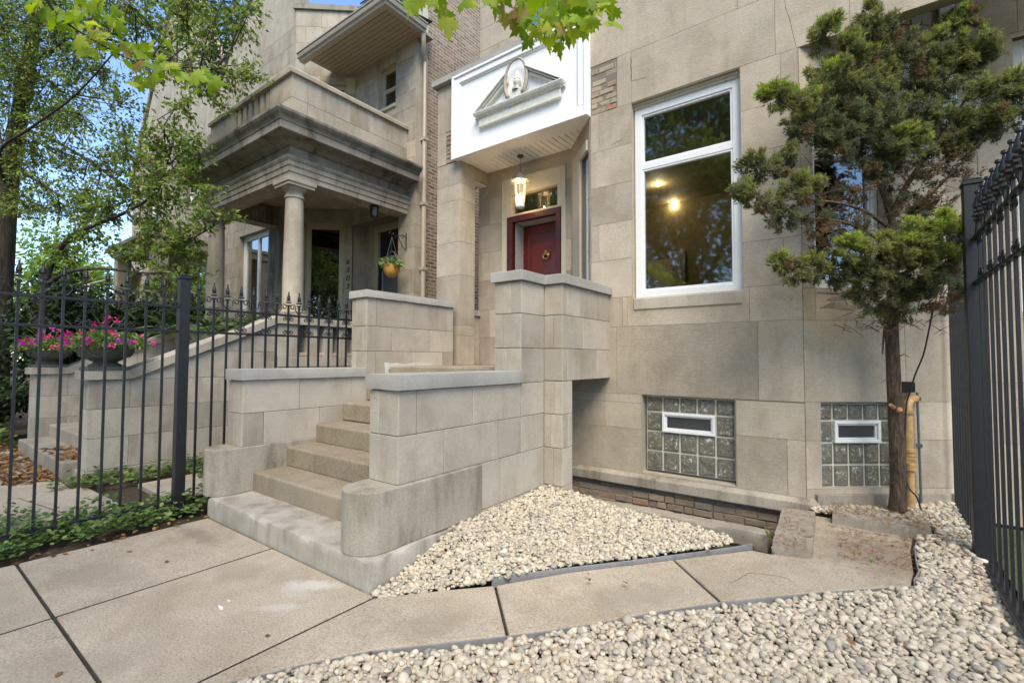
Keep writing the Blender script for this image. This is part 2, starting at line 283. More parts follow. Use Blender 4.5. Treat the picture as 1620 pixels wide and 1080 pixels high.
class MB:
    def __init__(s): s.v = []; s.f = []; s.t = []; s.m = []
    def add(s, vs, fs, tone=0.5, mi=0):
        b = len(s.v); s.v += [tuple(p) for p in vs]
        for f in fs: s.f.append(tuple(b + i for i in f)); s.t.append(tone); s.m.append(mi)
        return s
    def box(s, x0, x1, y0, y1, z0, z1, tone=0.5, mi=0):
        vs = [(x, y, z) for z in (z0, z1) for y in (y0, y1) for x in (x0, x1)]
        return s.add(vs, [(0, 2, 3, 1), (4, 5, 7, 6), (0, 1, 5, 4), (2, 6, 7, 3), (0, 4, 6, 2), (1, 3, 7, 5)], tone, mi)
    def obox(s, O, U, u0, u1, n0, n1, z0, z1, tone=0.5, mi=0):
        """box in the frame of a wall: U along, outward normal (U.y,-U.x)"""
        U = Vector(U); Nn = Vector((U.y, -U.x, 0)); O = Vector(O)
        P = lambda a, n, z: O + U * a + Nn * n + Vector((0, 0, z))
        vs = [P(a, n, z) for z in (z0, z1) for n in (n1, n0) for a in (u0, u1)]
        return s.add(vs, [(0, 2, 3, 1), (4, 5, 7, 6), (0, 1, 5, 4), (2, 6, 7, 3), (0, 4, 6, 2), (1, 3, 7, 5)], tone, mi)
    def prism(s, poly, z0, z1, tone=0.5, mi=0):
        n = len(poly); vs = [(p[0], p[1], z0) for p in poly] + [(p[0], p[1], z1) for p in poly]
        a = sum(poly[i][0] * poly[(i + 1) % n][1] - poly[(i + 1) % n][0] * poly[i][1] for i in range(n))
        fs = [tuple(range(n - 1, -1, -1)), tuple(range(n, 2 * n))] + [(i, (i + 1) % n, n + (i + 1) % n, n + i) for i in range(n)]
        if a < 0: fs = [f[::-1] for f in fs]
        return s.add(vs, fs, tone, mi)
    def extrude(s, pts, off, tone=0.5, mi=0):
        """planar polygon (3-D points) pushed by vector off"""
        n = len(pts); pts = [Vector(p) for p in pts]; off = Vector(off)
        nrm = (pts[1] - pts[0]).cross(pts[2] - pts[1])
        vs = pts + [p + off for p in pts]
        fs = [tuple(range(n - 1, -1, -1)), tuple(range(n, 2 * n))] + [(i, (i + 1) % n, n + (i + 1) % n, n + i) for i in range(n)]
        if nrm.dot(off) < 0: fs = [f[::-1] for f in fs]
        return s.add(vs, fs, tone, mi)
    def tube(s, pts, rad, seg=8, tone=0.5, mi=0, caps=True):
        pts = [Vector(p) for p in pts]; n = len(pts)
        if not hasattr(rad, '__len__'): rad = [rad] * n
        up = Vector((0.13, 0.21, 0.97)); vs = []; fs = []; prev = None
        for i in range(n):
            t = (pts[min(i + 1, n - 1)] - pts[max(i - 1, 0)]).normalized()
            if prev is None:
                a = t.cross(up); a = a.normalized() if a.length > 0.05 else t.cross(Vector((1, 0, 0))).normalized()
            else: a = (prev - t * prev.dot(t)).normalized()
            prev = a; b = t.cross(a)
            for k in range(seg):
                th = 2 * math.pi * k / seg; vs.append(pts[i] + (a * math.cos(th) + b * math.sin(th)) * rad[i])
        for i in range(n - 1):
            for k in range(seg):
                k2 = (k + 1) % seg; fs.append((i * seg + k, i * seg + k2, (i + 1) * seg + k2, (i + 1) * seg + k))
        if caps: fs += [tuple(range(seg - 1, -1, -1)), tuple(range((n - 1) * seg, n * seg))]
        return s.add(vs, fs, tone, mi)
    def lathe(s, c, prof, seg=24, tone=0.5, mi=0, arc=(0, 2 * math.pi)):
        full = abs(arc[1] - arc[0] - 2 * math.pi) < 1e-6; n = seg if full else seg + 1; vs = []; fs = []
        for r, z in prof:
            for k in range(n):
                th = arc[0] + (arc[1] - arc[0]) * k / seg; vs.append((c[0] + r * math.cos(th), c[1] + r * math.sin(th), c[2] + z))
        for i in range(len(prof) - 1):
            for k in range(seg):
                k2 = (k + 1) % n; fs.append((i * n + k, i * n + k2, (i + 1) * n + k2, (i + 1) * n + k))
        return s.add(vs, fs, tone, mi)
    def path(s, path, prof, closed=False, tone=0.5, mi=0):
        """sweep a moulding profile [(out, z)...] along an xy path with mitres; out is to the right-hand side of travel"""
        n = len(path); P = [Vector((p[0], p[1], 0)) for p in path]; rows = []
        for i in range(n):
            d0 = (P[i] - P[i - 1]).normalized() if i > 0 else None
            d1 = (P[i + 1] - P[i]).normalized() if i < n - 1 else None
            n0 = Vector((d0.y, -d0.x, 0)) if d0 else None; n1 = Vector((d1.y, -d1.x, 0)) if d1 else None
            if n0 and n1: m_ = (n0 + n1); m_ = m_ / max(0.3, (1 + n0.dot(n1)))
            else: m_ = n0 or n1
            rows.append([P[i] + m_ * o + Vector((0, 0, z)) for o, z in prof])
        k = len(prof); vs = [p for r in rows for p in r]; fs = []
        for i in range(n - 1):
            for j in range(k - 1): fs.append((i * k + j, i * k + j + 1, (i + 1) * k + j + 1, (i + 1) * k + j)[::-1])
        fs += [tuple(range(k)), tuple(range((n - 1) * k, n * k))[::-1]]
        return s.add(vs, fs, tone, mi)
    def build(s, name, mats, parent=None, smooth=False, bevel=0, origin=None, seg=1, auto=False):
        me = bpy.data.meshes.new(name); o = mesh_object(name, me, parent, origin); L = ORG[o]
        if parent is not None: L = ORG[parent]
        me.from_pydata([(x - L.x, y - L.y, z - L.z) for x, y, z in s.v], [], s.f)
        for m_ in (mats if isinstance(mats, (list, tuple)) else [mats]): me.materials.append(m_)
        settone(me, s.t)
        if any(s.m): me.polygons.foreach_set('material_index', s.m)
        if smooth:
            me.polygons.foreach_set('use_smooth', [True] * len(me.polygons))
            if auto: me.set_sharp_from_angle(angle=R(35))
        me.update()
        if bevel:
            b = o.modifiers.new('bevel', 'BEVEL'); b.width = bevel; b.segments = seg; b.limit_method = 'ANGLE'; b.angle_limit = R(40)
        return o
def fastmesh(name, V, F, tone, mat, parent=None, origin=None, smooth=False):
    """V (n,3), F (m,k) arrays"""
    me = bpy.data.meshes.new(name); o = mesh_object(name, me, parent, origin); L = np.array(ORG[o])
    V = np.asarray(V) - L; k = F.shape[1]
    me.vertices.add(len(V)); me.vertices.foreach_set('co', V.astype(np.float32).ravel())
    me.loops.add(F.size); me.loops.foreach_set('vertex_index', F.astype(np.int32).ravel())
    me.polygons.add(len(F)); me.polygons.foreach_set('loop_start', np.arange(0, F.size, k, dtype=np.int32))
    me.polygons.foreach_set('loop_total', np.full(len(F), k, dtype=np.int32))
    me.update(calc_edges=True); me.materials.append(mat); settone(me, tone)
    if smooth: me.polygons.foreach_set('use_smooth', [True] * len(me.polygons))
    return o
def scatter(tv, tf, P, D, S, roll=None, spread=None):
    """copies of template (y = length, z = normal) at points P, pointing along D, size S -> V, F, per-face index"""
    n = len(P); D = D / (np.linalg.norm(D, axis=1, keepdims=True) + 1e-9)
    A = rng.normal(size=(n, 3)) if roll is None else np.asarray(roll) + rng.normal(size=(n, 3)) * (0.5 if spread is None else spread)
    X = np.cross(D, A); X /= np.linalg.norm(X, axis=1, keepdims=True) + 1e-9; Z = np.cross(X, D)
    S = np.broadcast_to(S, (n,))[:, None, None]
    V = P[:, None, :] + S * (tv[None, :, 0:1] * X[:, None, :] + tv[None, :, 1:2] * D[:, None, :] + tv[None, :, 2:3] * Z[:, None, :])
    F = tf[None, :, :] + (np.arange(n) * len(tv))[:, None, None]
    return V.reshape(-1, 3), F.reshape(-1, tf.shape[1]), np.repeat(np.arange(n), len(tf))
OVAL = (np.array([[0, 0, 0], [0.26, 0.38, 0.09], [0.17, 0.74, 0.07], [0, 1, -0.04], [-0.17, 0.74, 0.07], [-0.26, 0.38, 0.09], [0, 0.5, 0]]),
        np.array([[0, 1, 6], [1, 2, 6], [2, 3, 6], [3, 4, 6], [4, 5, 6], [5, 0, 6]]))
DIAM = (np.array([[0, 0, 0], [0.27, 0.45, 0.07], [0, 1, -0.03], [-0.27, 0.45, 0.07]]), np.array([[0, 1, 2], [0, 2, 3]]))
def _maple():
    pts = [(0, 0), (0.10, 0.04), (0.30, -0.06), (0.27, 0.08), (0.50, 0.12), (0.38, 0.24), (0.56, 0.42), (0.36, 0.42), (0.34, 0.52), (0.17, 0.44), (0.22, 0.66), (0.12, 0.70), (0, 1.0)]
    out = pts + [(-x, y) for x, y in pts[-2:0:-1]]
    v = [(x, y, -0.25 * abs(x) ** 1.3 - 0.06 * y * y) for x, y in out] + [(0, 0.3, 0.03)]; n = len(out)
    return np.array(v), np.array([(i, (i + 1) % n, n) for i in range(n)])
MAPLE = _maple()
def spiky(k=6, w=0.06, cone=0.75, seed=1):
    r_ = np.random.default_rng(seed); v = []; f = []
    for i in range(k):
        a = 2 * math.pi * i / k + r_.uniform(-.4, .4); c = cone * r_.uniform(0.3, 1.1)
        d = np.array([math.sin(c) * math.cos(a), math.cos(c), math.sin(c) * math.sin(a)]); y0 = r_.uniform(0, 0.35); L = r_.uniform(0.55, 1.0)
        p = np.array([math.cos(a + 1.57), 0, math.sin(a + 1.57)]) * w
        b = np.array([0, y0, 0]); n = len(v); v += [b + p, b - p, b + d * L]; f.append((n, n + 1, n + 2))
    return np.array(v), np.array(f)
SPRAY = spiky(6, 0.085, 0.80)

def cut(rects, holes):
    for h in holes:
        out = []
        for r_ in rects:
            a0, a1, b0, b1 = r_[:4]; rest = r_[4:]
            if h[0] >= a1 or h[1] <= a0 or h[2] >= b1 or h[3] <= b0: out.append(r_); continue
            if h[2] > b0: out.append((a0, a1, b0, h[2], *rest))
            if h[3] < b1: out.append((a0, a1, h[3], b1, *rest))
            z0, z1 = max(b0, h[2]), min(b1, h[3])
            if h[0] > a0: out.append((a0, h[0], z0, z1, *rest))
            if h[1] < a1: out.append((h[1], a1, z0, z1, *rest))
        rects = out
    return rects
def courses(u0, u1, zs, joints, rnd, amp=0.35):
    """zs: course heights; joints: list (per course) of joint positions or a block length"""
    out = []
    for i in range(len(zs) - 1):
        j = joints[i] if isinstance(joints, (list, tuple)) else joints
        if not hasattr(j, '__len__'):
            st = u0 + j * (0.35 if i % 2 else 0.8) * rnd.uniform(0.85, 1.1); xs = []
            while st < u1 - 0.08: xs.append(st); st += j * rnd.uniform(0.8, 1.2)
            j = xs
        xs = [u0] + [x for x in j if u0 < x < u1] + [u1]
        for a, b in zip(xs[:-1], xs[1:]): out.append((a, b, zs[i], zs[i + 1], 0.5 + rnd.uniform(-amp, amp)))
    return out
def wallface(mb, O, U, blocks, holes, thick, t=0.006, gap=0.004, ext=None):
    """core with openings plus thin block faces standing proud of the mortar"""
    u0 = min(b[0] for b in blocks); u1 = max(b[1] for b in blocks); z0 = min(b[2] for b in blocks); z1 = max(b[3] for b in blocks)
    for c in cut([(b[0], b[1], b[2], b[3]) for b in (ext or [(u0, u1, z0, z1)])], holes):
        mb.obox(O, U, c[0], c[1], -thick, 0, c[2], c[3], -1.0)
    for b in blocks:
        h = gap / 2
        for c in cut([(b[0] + h, b[1] - h, b[2] + h, b[3] - h, b[4])], holes): mb.obox(O, U, c[0], c[1], -0.02, t, c[2], c[3], c[4])
def reveal(mb, O, U, hole, thick, d=0.004, tone=0.5):
    """stone lining of an opening so that its sides read as stone, not mortar"""
    u0, u1, z0, z1 = hole
    mb.obox(O, U, u0, u0 + d, -thick, 0.002, z0, z1, tone); mb.obox(O, U, u1 - d, u1, -thick, 0.002, z0, z1, tone)
    mb.obox(O, U, u0 + d, u1 - d, -thick, 0.002, z1 - d, z1, tone); mb.obox(O, U, u0 + d, u1 - d, -thick, 0.002, z0, z0 + d, tone)
def window(parent, O, U, u0, u1, z0, z1, rec, fw, fmat, gmat, bars=(), vbars=(), depth=0.07, back=None, name='window', sash=0.0):
    """frame (the part) with pane and muntin bars; set back 'rec' from the wall face"""
    f = MB()
    f.obox(O, U, u0, u0 + fw, -rec - depth, -rec, z0, z1); f.obox(O, U, u1 - fw, u1, -rec - depth, -rec, z0, z1)
    f.obox(O, U, u0 + fw, u1 - fw, -rec - depth, -rec, z1 - fw, z1); f.obox(O, U, u0 + fw, u1 - fw, -rec - depth, -rec, z0, z0 + fw)
    wo = f.build(name, fmat, parent, bevel=0.005)
    b = MB(); s_ = sash or fw * 0.5; k = 0.012
    zz = [z0 + fw] + [z for z in bars] + [z1 - fw]
    for z in bars: b.obox(O, U, u0 + fw, u1 - fw, -rec - depth + 0.005, -rec - 0.006, z - s_, z + s_)
    for x in vbars: b.obox(O, U, x - s_ * .8, x + s_ * .8, -rec - depth + 0.007, -rec - 0.009, z0 + fw, z1 - fw)
    for a, c in zip(zz[:-1], zz[1:]):
        a2 = a if a == zz[0] else a + s_; c2 = c if c == zz[-1] else c - s_; e = 0.022
        b.obox(O, U, u0 + fw, u0 + fw + e, -rec - depth + 0.01, -rec - k, a2, c2); b.obox(O, U, u1 - fw - e, u1 - fw, -rec - depth + 0.01, -rec - k, a2, c2)
        b.obox(O, U, u0 + fw + e, u1 - fw - e, -rec - depth + 0.01, -rec - k, a2, a2 + e); b.obox(O, U, u0 + fw + e, u1 - fw - e, -rec - depth + 0.01, -rec - k, c2 - e, c2)
    b.build('sash', fmat, wo, bevel=0.003)
    p = MB(); U_ = Vector(U); Nn_ = Vector((U_.y, -U_.x, 0)); q_ = lambda a, z: Vector(O) + U_ * a - Nn_ * (rec + .043) + Vector((0, 0, z))
    p.add([q_(u0 + fw + .005, z0 + fw + .005), q_(u1 - fw - .005, z0 + fw + .005), q_(u1 - fw - .005, z1 - fw - .005), q_(u0 + fw + .005, z1 - fw - .005)], [(0, 1, 2, 3)]); p.build('pane', gmat, wo)
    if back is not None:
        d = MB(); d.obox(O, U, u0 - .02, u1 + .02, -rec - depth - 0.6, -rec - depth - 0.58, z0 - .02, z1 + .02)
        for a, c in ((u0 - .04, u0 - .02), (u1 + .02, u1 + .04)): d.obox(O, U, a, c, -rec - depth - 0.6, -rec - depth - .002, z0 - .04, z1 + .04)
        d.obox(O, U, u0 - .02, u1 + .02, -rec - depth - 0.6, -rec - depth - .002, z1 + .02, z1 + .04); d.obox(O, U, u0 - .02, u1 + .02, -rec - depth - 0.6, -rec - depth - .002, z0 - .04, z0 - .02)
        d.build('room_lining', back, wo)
    return wo
from mathutils import noise as mn
def roughbox(mb, x0, x1, y0, y1, z0, z1, st=.035, amp=.002, chip=.016, tone=.5, seed=0.0, top=None):
    """box with worn faces and chipped arrises"""
    nx, ny, nz = (max(1, round((b - a) / st)) for a, b in ((x0, x1), (y0, y1), (z0, z1))); idx = {}; vs = []; fs = []
    def V(i, j, k):
        key = (i, j, k)
        if key in idx: return idx[key]
        p = Vector((x0 + (x1 - x0) * i / nx, y0 + (y1 - y0) * j / ny, z0 + (z1 - z0) * k / nz)); e = [0, 0, 0]
        e[0] = -1 if i == 0 else 1 if i == nx else 0; e[1] = -1 if j == 0 else 1 if j == ny else 0; e[2] = -1 if k == 0 else 1 if k == nz else 0
        q = p * 1.0 + Vector((seed, seed * 2, seed * 3)); d = amp * (mn.noise(q * 9) + .6 * mn.noise(q * 25)); on = sum(1 for t in e if t)
        c = chip * max(0, mn.noise(q * 5.5) * .9 + mn.noise(q * 17) * .8 - .12) + .003 if on > 1 else 0
        for t in range(3): p[t] += e[t] * (d - c)
        idx[key] = len(vs); vs.append(p); return idx[key]
    for i in range(nx):
        for j in range(ny): fs.append((V(i, j, nz), V(i + 1, j, nz), V(i + 1, j + 1, nz), V(i, j + 1, nz))); fs.append((V(i, j, 0), V(i, j + 1, 0), V(i + 1, j + 1, 0), V(i + 1, j, 0)))
        for k in range(nz): fs.append((V(i, 0, k), V(i + 1, 0, k), V(i + 1, 0, k + 1), V(i, 0, k + 1))); fs.append((V(i, ny, k), V(i, ny, k + 1), V(i + 1, ny, k + 1), V(i + 1, ny, k)))
    for j in range(ny):
        for k in range(nz): fs.append((V(0, j, k), V(0, j, k + 1), V(0, j + 1, k + 1), V(0, j + 1, k))); fs.append((V(nx, j, k), V(nx, j + 1, k), V(nx, j + 1, k + 1), V(nx, j, k + 1)))
    if top:
        vs = [Vector((v.x, v.y, v.z + top(v.x, v.y) * (v.z - z0) / (z1 - z0))) for v in vs]
    return mb.add(vs, fs, tone)
def brickmat3(name, cols, mortar):
    m, nd, lk, b = newmat(name); tc = N(nd, 'TexCoord').outputs['Object']; a = N(nd, 'Attribute', attribute_name='tone'); k = len(cols)
    c = ramp(nd, lk, a.outputs['Fac'], [((i + .5) / k, cc) for i, cc in enumerate(cols)]); n1 = noise(nd, lk, tc, 24, 5, .7); n2 = noise(nd, lk, tc, 5, 4)
    c = mixc(nd, lk, ramp(nd, lk, n1, [(.40, g(0)), (.62, g(.65))]), c, mortar); c = mixc(nd, lk, ramp(nd, lk, n2, [(.45, g(0)), (.7, g(.5))]), c, tuple(np.array(mortar) * .55))
    lt = N(nd, 'Math', operation='LESS_THAN'); lk.new(a.outputs['Fac'], lt.inputs[0]); lt.inputs[1].default_value = -0.5; c = mixc(nd, lk, lt.outputs[0], c, mortar)
    lk.new(c, b.inputs['Base Color']); b.inputs['Roughness'].default_value = .95; bump(nd, lk, b, [(n1, .8, .012), (noise(nd, lk, tc, 90, 3), .6, .004)]); return m
M['patch3'] = brickmat3('bare_brick', [(.30, .24, .15), (.40, .34, .24), (.34, .27, .18), (.44, .15, .07), (.22, .17, .13), (.38, .31, .21), (.33, .20, .12)], (.30, .26, .205))
M['base3'] = brickmat3('foundation_brickwork', [(.26, .205, .15), (.20, .16, .125), (.34, .17, .115), (.34, .27, .175), (.22, .175, .135), (.28, .22, .155), (.24, .19, .15)], (.24, .21, .17))
def brickwork(mb, O, U, u0, u1, z0, z1, bw=.20, rh=.072, seed=1, out=.0, rough=.008):
    r_ = random.Random(seed); mb.obox(O, U, u0, u1, -.06, out - .014, z0, z1, -1.0); z = z0; k = 0
    while z < z1 - .02:
        h = min(rh, z1 - z) ; x = u0 - bw * (.5 if k % 2 else 0) * r_.uniform(.8, 1.2)
        while x < u1:
            w_ = bw * r_.choice([1, 1, 1, .5]) * r_.uniform(.9, 1.1); a, b = max(x, u0), min(x + w_, u1)
            if b - a > .02:
                U_ = Vector(U); Nn_ = Vector((U_.y, -U_.x, 0)); vs = []; j = lambda s: r_.uniform(-s, s); o = out + j(rough)
                for zz in (z + .006 + j(.002), z + h - .006 + j(.002)):
                    for nn in (-.03, o):
                        for uu in (a + .006, b - .006): vs.append(Vector(O) + U_ * (uu + j(.004)) + Nn_ * (nn + (j(.004) if nn == o else 0)) + Vector((0, 0, zz + j(.003))))
                mb.add(vs, [(0, 1, 5, 4)[::-1], (2, 3, 7, 6), (0, 2, 3, 1)[::-1], (4, 5, 7, 6)[::-1], (0, 4, 6, 2)[::-1], (1, 3, 7, 5)[::-1]], r_.random())
            x += w_
        z += h; k += 1
# ================================================================== THE SETTING: ground
def struct(name, mb, mat, **k): return tag(mb.build(name, mat, **k), kind='structure')
def gz(y): return min(max((y - 2.2) * .027, 0), .085)
def gridsheet(name, mat, x0, x1, y0, y1, nx, ny, zf, holes=()):
    mb = MB(); xs = [x0 + (x1 - x0) * i / nx for i in range(nx + 1)]; ys = [y0 + (y1 - y0) * j / ny for j in range(ny + 1)]
    vs = [(x, y, zf(x, y)) for y in ys for x in xs]; fs = []
    for j in range(ny):
        for i in range(nx):
            cx, cy = (xs[i] + xs[i + 1]) / 2, (ys[j] + ys[j + 1]) / 2
            if any(h[0] < cx < h[1] and h[2] < cy < h[3] for h in holes): continue
            fs.append((j * (nx + 1) + i, j * (nx + 1) + i + 1, (j + 1) * (nx + 1) + i + 1, (j + 1) * (nx + 1) + i))
    mb.add(vs, fs); return struct(name, mb, mat)
# areaway pit X -2.4..-.66, Y 4.45..5.3
gr = MB()
def quad(mb, x0, x1, y0, y1, z=-0.06): mb.add([(x0, y0, z), (x1, y0, z), (x1, y1, z), (x0, y1, z)], [(0, 1, 2, 3)])
for q in ((-300, 300, -300, 4.45), (-300, -2.99, 4.45, 5.305), (-0.64, 300, 4.45, 5.305), (-300, 300, 5.305, 300)): quad(gr, *q)
struct('ground', gr, M['soil'])
pit = MB(); pit.box(-2.99, -0.64, 4.45, 5.30, -0.5, -0.42); pit.box(-2.99, -0.64, 4.43, 4.45, -0.5, -0.062); pit.box(-0.64, -0.62, 4.45, 5.3, -0.5, -0.062)
struct('areaway_floor', pit, M['soil'])
lr_ = MB(); quad(lr_, 0.78, 14, -6, 6.2, -0.02); struct('side_lawn', lr_, plain('side_lawn_green', (.045, .065, .022), 1.0, var=.5, scale=9))
# pavement slabs with real gaps; polygons measured on the ground plane
def slab(mb, poly, t=0.06, tone=0.5, dz=0.0):
    vs = [(x, y, gz(y) + dz) for x, y in poly] + [(x, y, -t) for x, y in poly]; n = len(poly)
    a = sum(poly[i][0] * poly[(i + 1) % n][1] - poly[(i + 1) % n][0] * poly[i][1] for i in range(n))
    fs = [tuple(range(n)), tuple(range(2 * n - 1, n - 1, -1))] + [(i, n + i, n + (i + 1) % n, (i + 1) % n) for i in range(n)]
    if a < 0: fs = [f[::-1] for f in fs]
    mb.add(vs, fs, tone)
pv = MB(); gp = 0.008
YJ = [-9.6, -7.9, -6.1, -4.4, -2.6, -0.85, 0.682, 2.6]
XJ = [-30, -26, -22, -18, -14, -10, -6.9, -5.03, -3.80, -2.52]
rr = random.Random(3)
for xa, xb in ((-5.0, -3.80), (-3.80, -2.52)):
    for ya, yb in zip(YJ[:-1], YJ[1:]):
        if ya > 0.6: yb = 1.950
        slab(pv, [(xa + gp, ya + gp), (xb - gp, ya + gp), (xb - gp, yb - gp), (xa + gp, yb - gp)], tone=rr.uniform(.4, .6))
struct('pavement', pv, M['walk'], bevel=0.006)
jt_ = MB(); jt_.box(-5.0, -2.52, .677, .687, -.05, -.0012); jt_.box(-3.8055, -3.7945, -9.6, 1.95, -.05, -.0008); jt_.box(-2.517, -2.509, -9.6, 1.95, -.05, -.001)
for y in YJ[1:-2]: jt_.box(-5.0, -2.52, y - .006, y + .006, -.05, -.0016)
struct('pavement_joints', jt_, M['joint'])
pv = MB()
low = [(-2.50, 0.95), (-2.432, 1.006), (-2.256, 1.321), (-2.075, 1.598), (-1.789, 1.91), (-1.604, 2.114), (-1.46, 2.271), (-1.218, 2.563), (-1.017, 2.826), (-0.742, 3.15), (-0.281, 3.613), (0.207, 4.054)]
slab(pv, [(-2.508, 0.93)] + low[1:6] + [(-1.996, 2.50), (-2.232, 2.261), (-2.508, 1.93)], tone=.5)
slab(pv, [(-1.592, 2.128)] + low[6:9] + [(-0.750, 3.140), (-1.160, 3.548), (-1.371, 3.304), (-1.684, 2.943), (-1.984, 2.512)], tone=.55)
slab(pv, [(-0.738, 3.158)] + low[10:] + [(0.237, 4.287), (0.247, 4.728), (0.277, 5.02), (-0.235, 5.2), (-0.42, 5.2), (-0.42, 4.185), (-0.60, 4.06), (-0.72, 4.06), (-1.041, 3.690), (-1.148, 3.562)], tone=.42)
struct('path', pv, M['walk'], bevel=0.006)
# joint dirt just under the slabs is the soil sheet itself.  Worn-in lumps of concrete
rp = MB(); roughbox(rp, -0.62, -0.36, 4.10, 5.13, -.04, .118, st=.03, amp=.006, chip=.028, tone=.5, seed=9.1, top=lambda x, y: (y - 4.6) * .028)
rp.v = [(x + (y - 4.6) * -.05, y + (x + .49) * .25, z) for x, y, z in rp.v]
tag(rp.build('concrete_slab', M['concrete'], smooth=True, auto=True), 'rough tilted concrete slab lying at the right end of the brick areaway', 'concrete slab')
cb = MB(); roughbox(cb, -0.26, .40, 5.04, 5.22, 0, .168, st=.03, amp=.005, chip=.03, tone=.5, seed=5.1)
tag(cb.build('kerb_stone', M['concrete'], smooth=True, auto=True), 'broken concrete kerb piece in front of the juniper trunk', 'kerb')
ac = MB(); roughbox(ac, -2.44, -0.66, 4.29, 4.46, -.06, .088, st=.03, amp=.006, chip=.03, tone=.5, seed=1.7)
ac.v = [(x, y + max(0, (x + 2.44)) * .045, z) for x, y, z in ac.v]
ac.box(-1.10, -0.72, 4.62, 5.0, -0.42, -0.16)
tag(ac.build('areaway_kerb', M['concrete'], smooth=True, auto=True), 'long rough concrete kerb along the sunken areaway below the glass block window', 'kerb')

def strip(name, label, pts, h0, h1, th=0.008):
    mb = MB(); n = len(pts)
    for a, b in zip(pts[:-1], pts[1:]):
        d = (Vector((*b, 0)) - Vector((*a, 0))); nn = Vector((d.y, -d.x, 0)).normalized() * th
        mb.extrude([(a[0], a[1], gz(a[1]) + h0), (b[0], b[1], gz(b[1]) + h0), (b[0], b[1], gz(b[1]) + h1), (a[0], a[1], gz(a[1]) + h1)], nn)
    return tag(mb.build(name, M['edging'], bevel=0.002), label, 'edging')
strip('landscape_edging', 'grey steel edging bent round the triangular pebble bed by the stairs', [(-2.055, 2.545), (-1.70, 2.965), (-1.385, 3.325), (-1.055, 3.72), (-0.85, 3.97), (-0.735, 4.135)], -0.05, 0.024)
strip('landscape_edging', 'thin grey steel edging along the near pebble bed and lower edge of the path', [(x + .012, y - .012) for x, y in low[1:]], -0.05, 0.005)
strip('landscape_edging', 'short curled steel edging between path end and pebbles near the tree', [(0.225, 4.10), (0.262, 4.28), (0.262, 4.5), (0.27, 4.73), (0.29, 4.9)], -0.05, 0.02)

# ------------------------------------------------------------------ pebbles: two beds, one object each
def inpoly(x, y, poly):
    poly = np.array(poly); c = np.zeros(len(x), bool); j = len(poly) - 1
    for i in range(len(poly)):
        xi, yi = poly[i]; xj, yj = poly[j]
        m_ = ((yi > y) != (yj > y)) & (x < (xj - xi) * (y - yi) / (yj - yi + 1e-12) + xi); c ^= m_; j = i
    return c
def ico(n):
    bm = bmesh.new(); bmesh.ops.create_icosphere(bm, subdivisions=n, radius=1); V = np.array([v.co[:] for v in bm.verts]); F = np.array([[v.index for v in f.verts] for f in bm.faces]); bm.free(); return V, F
def pebble_bed(name, label, poly, zf, size, seed, vivid=0.0, extra=1.0):
    r_ = np.random.default_rng(seed); P = np.array(poly); x0, y0 = P.min(0); x1, y1 = P.max(0)
    V0, F0 = ico(2); variants = []
    for k in range(14):
        a = r_.normal(size=(5, 3)); a /= np.linalg.norm(a, axis=1, keepdims=True)
        f = 1 + sum(0.16 * r_.uniform(-1, 1) * np.cos(3 * (V0 @ a[i]) + r_.uniform(0, 6)) for i in range(5)); f = f[:, None] if np.ndim(f) == 1 else f
        V = V0 * f
        for i in range(3):                      # flattened facets
            dd = V @ a[i]; lim = r_.uniform(0.62, 0.85); V = V - np.outer(np.maximum(dd - lim, 0) * 0.85, a[i])
        variants.append(V)
    VV = []; FF = []; T = []; off = 0
    for layer, (lift, dens) in enumerate(((-0.5, 1.25), (0.15, 1.15), (0.75, 0.42 * extra))):
        st = size * 0.92 / math.sqrt(dens); gx, gy = np.meshgrid(np.arange(x0, x1, st), np.arange(y0, y1, st)); gx = gx.ravel() + r_.uniform(-.48, .48, gx.size) * st; gy = gy.ravel() + r_.uniform(-.48, .48, gy.size) * st
        k = inpoly(gx, gy, poly); gx, gy = gx[k], gy[k]; n = len(gx)
        vi = r_.integers(0, 14, n)
        for q in range(14):
            s_ = np.where(vi == q)[0]; m = len(s_)
            if not m: continue
            L = size * 0.5 * np.exp(r_.normal(0.06, 0.30, m)); L = np.minimum(L, size * 1.0)
            S = np.stack([L, L * r_.uniform(0.62, 0.92, m), L * r_.uniform(0.42, 0.72, m)], 1)
            th = r_.uniform(0, 6.283, m); tl = r_.normal(0, 0.38, m)
            ct, st_, cl, sl_ = np.cos(th), np.sin(th), np.cos(tl), np.sin(tl)
            X = np.stack([ct * cl, st_ * cl, sl_], 1); Y = np.stack([-st_, ct, 0 * ct], 1); Z = np.cross(X, Y)
            A = variants[q][None] * S[:, None, :]
            C_ = np.stack([gx[s_], gy[s_], np.array([zf(a, b) for a, b in zip(gx[s_], gy[s_])]) + lift * size * 0.5 + r_.normal(0, .004, m)], 1)
            W = C_[:, None, :] + A[..., 0:1] * X[:, None] + A[..., 1:2] * Y[:, None] + A[..., 2:3] * Z[:, None]
            VV.append(W.reshape(-1, 3)); FF.append((F0[None] + (np.arange(m) * len(V0))[:, None, None]).reshape(-1, 3) + off); off += m * len(V0)
            t = np.clip(r_.beta(2.2, 2.0, m) * 0.93 + 0.02 + vivid * r_.normal(0, .12, m), 0.0, 1.0); t = np.where(r_.random(m) < 0.04 + vivid * .5, r_.random(m), t)
            t = np.where((t > 0.93) & (r_.random(m) > 0.25 + vivid), 0.8, t); t = np.where((t < 0.1) & (r_.random(m) > 0.2 + vivid), 0.35, t)
            T.append(np.repeat(t, len(F0)))
    return tag(fastmesh(name, np.concatenate(VV), np.concatenate(FF), np.concatenate(T), M['pebble'], smooth=True), label, 'gravel', kind='stuff')
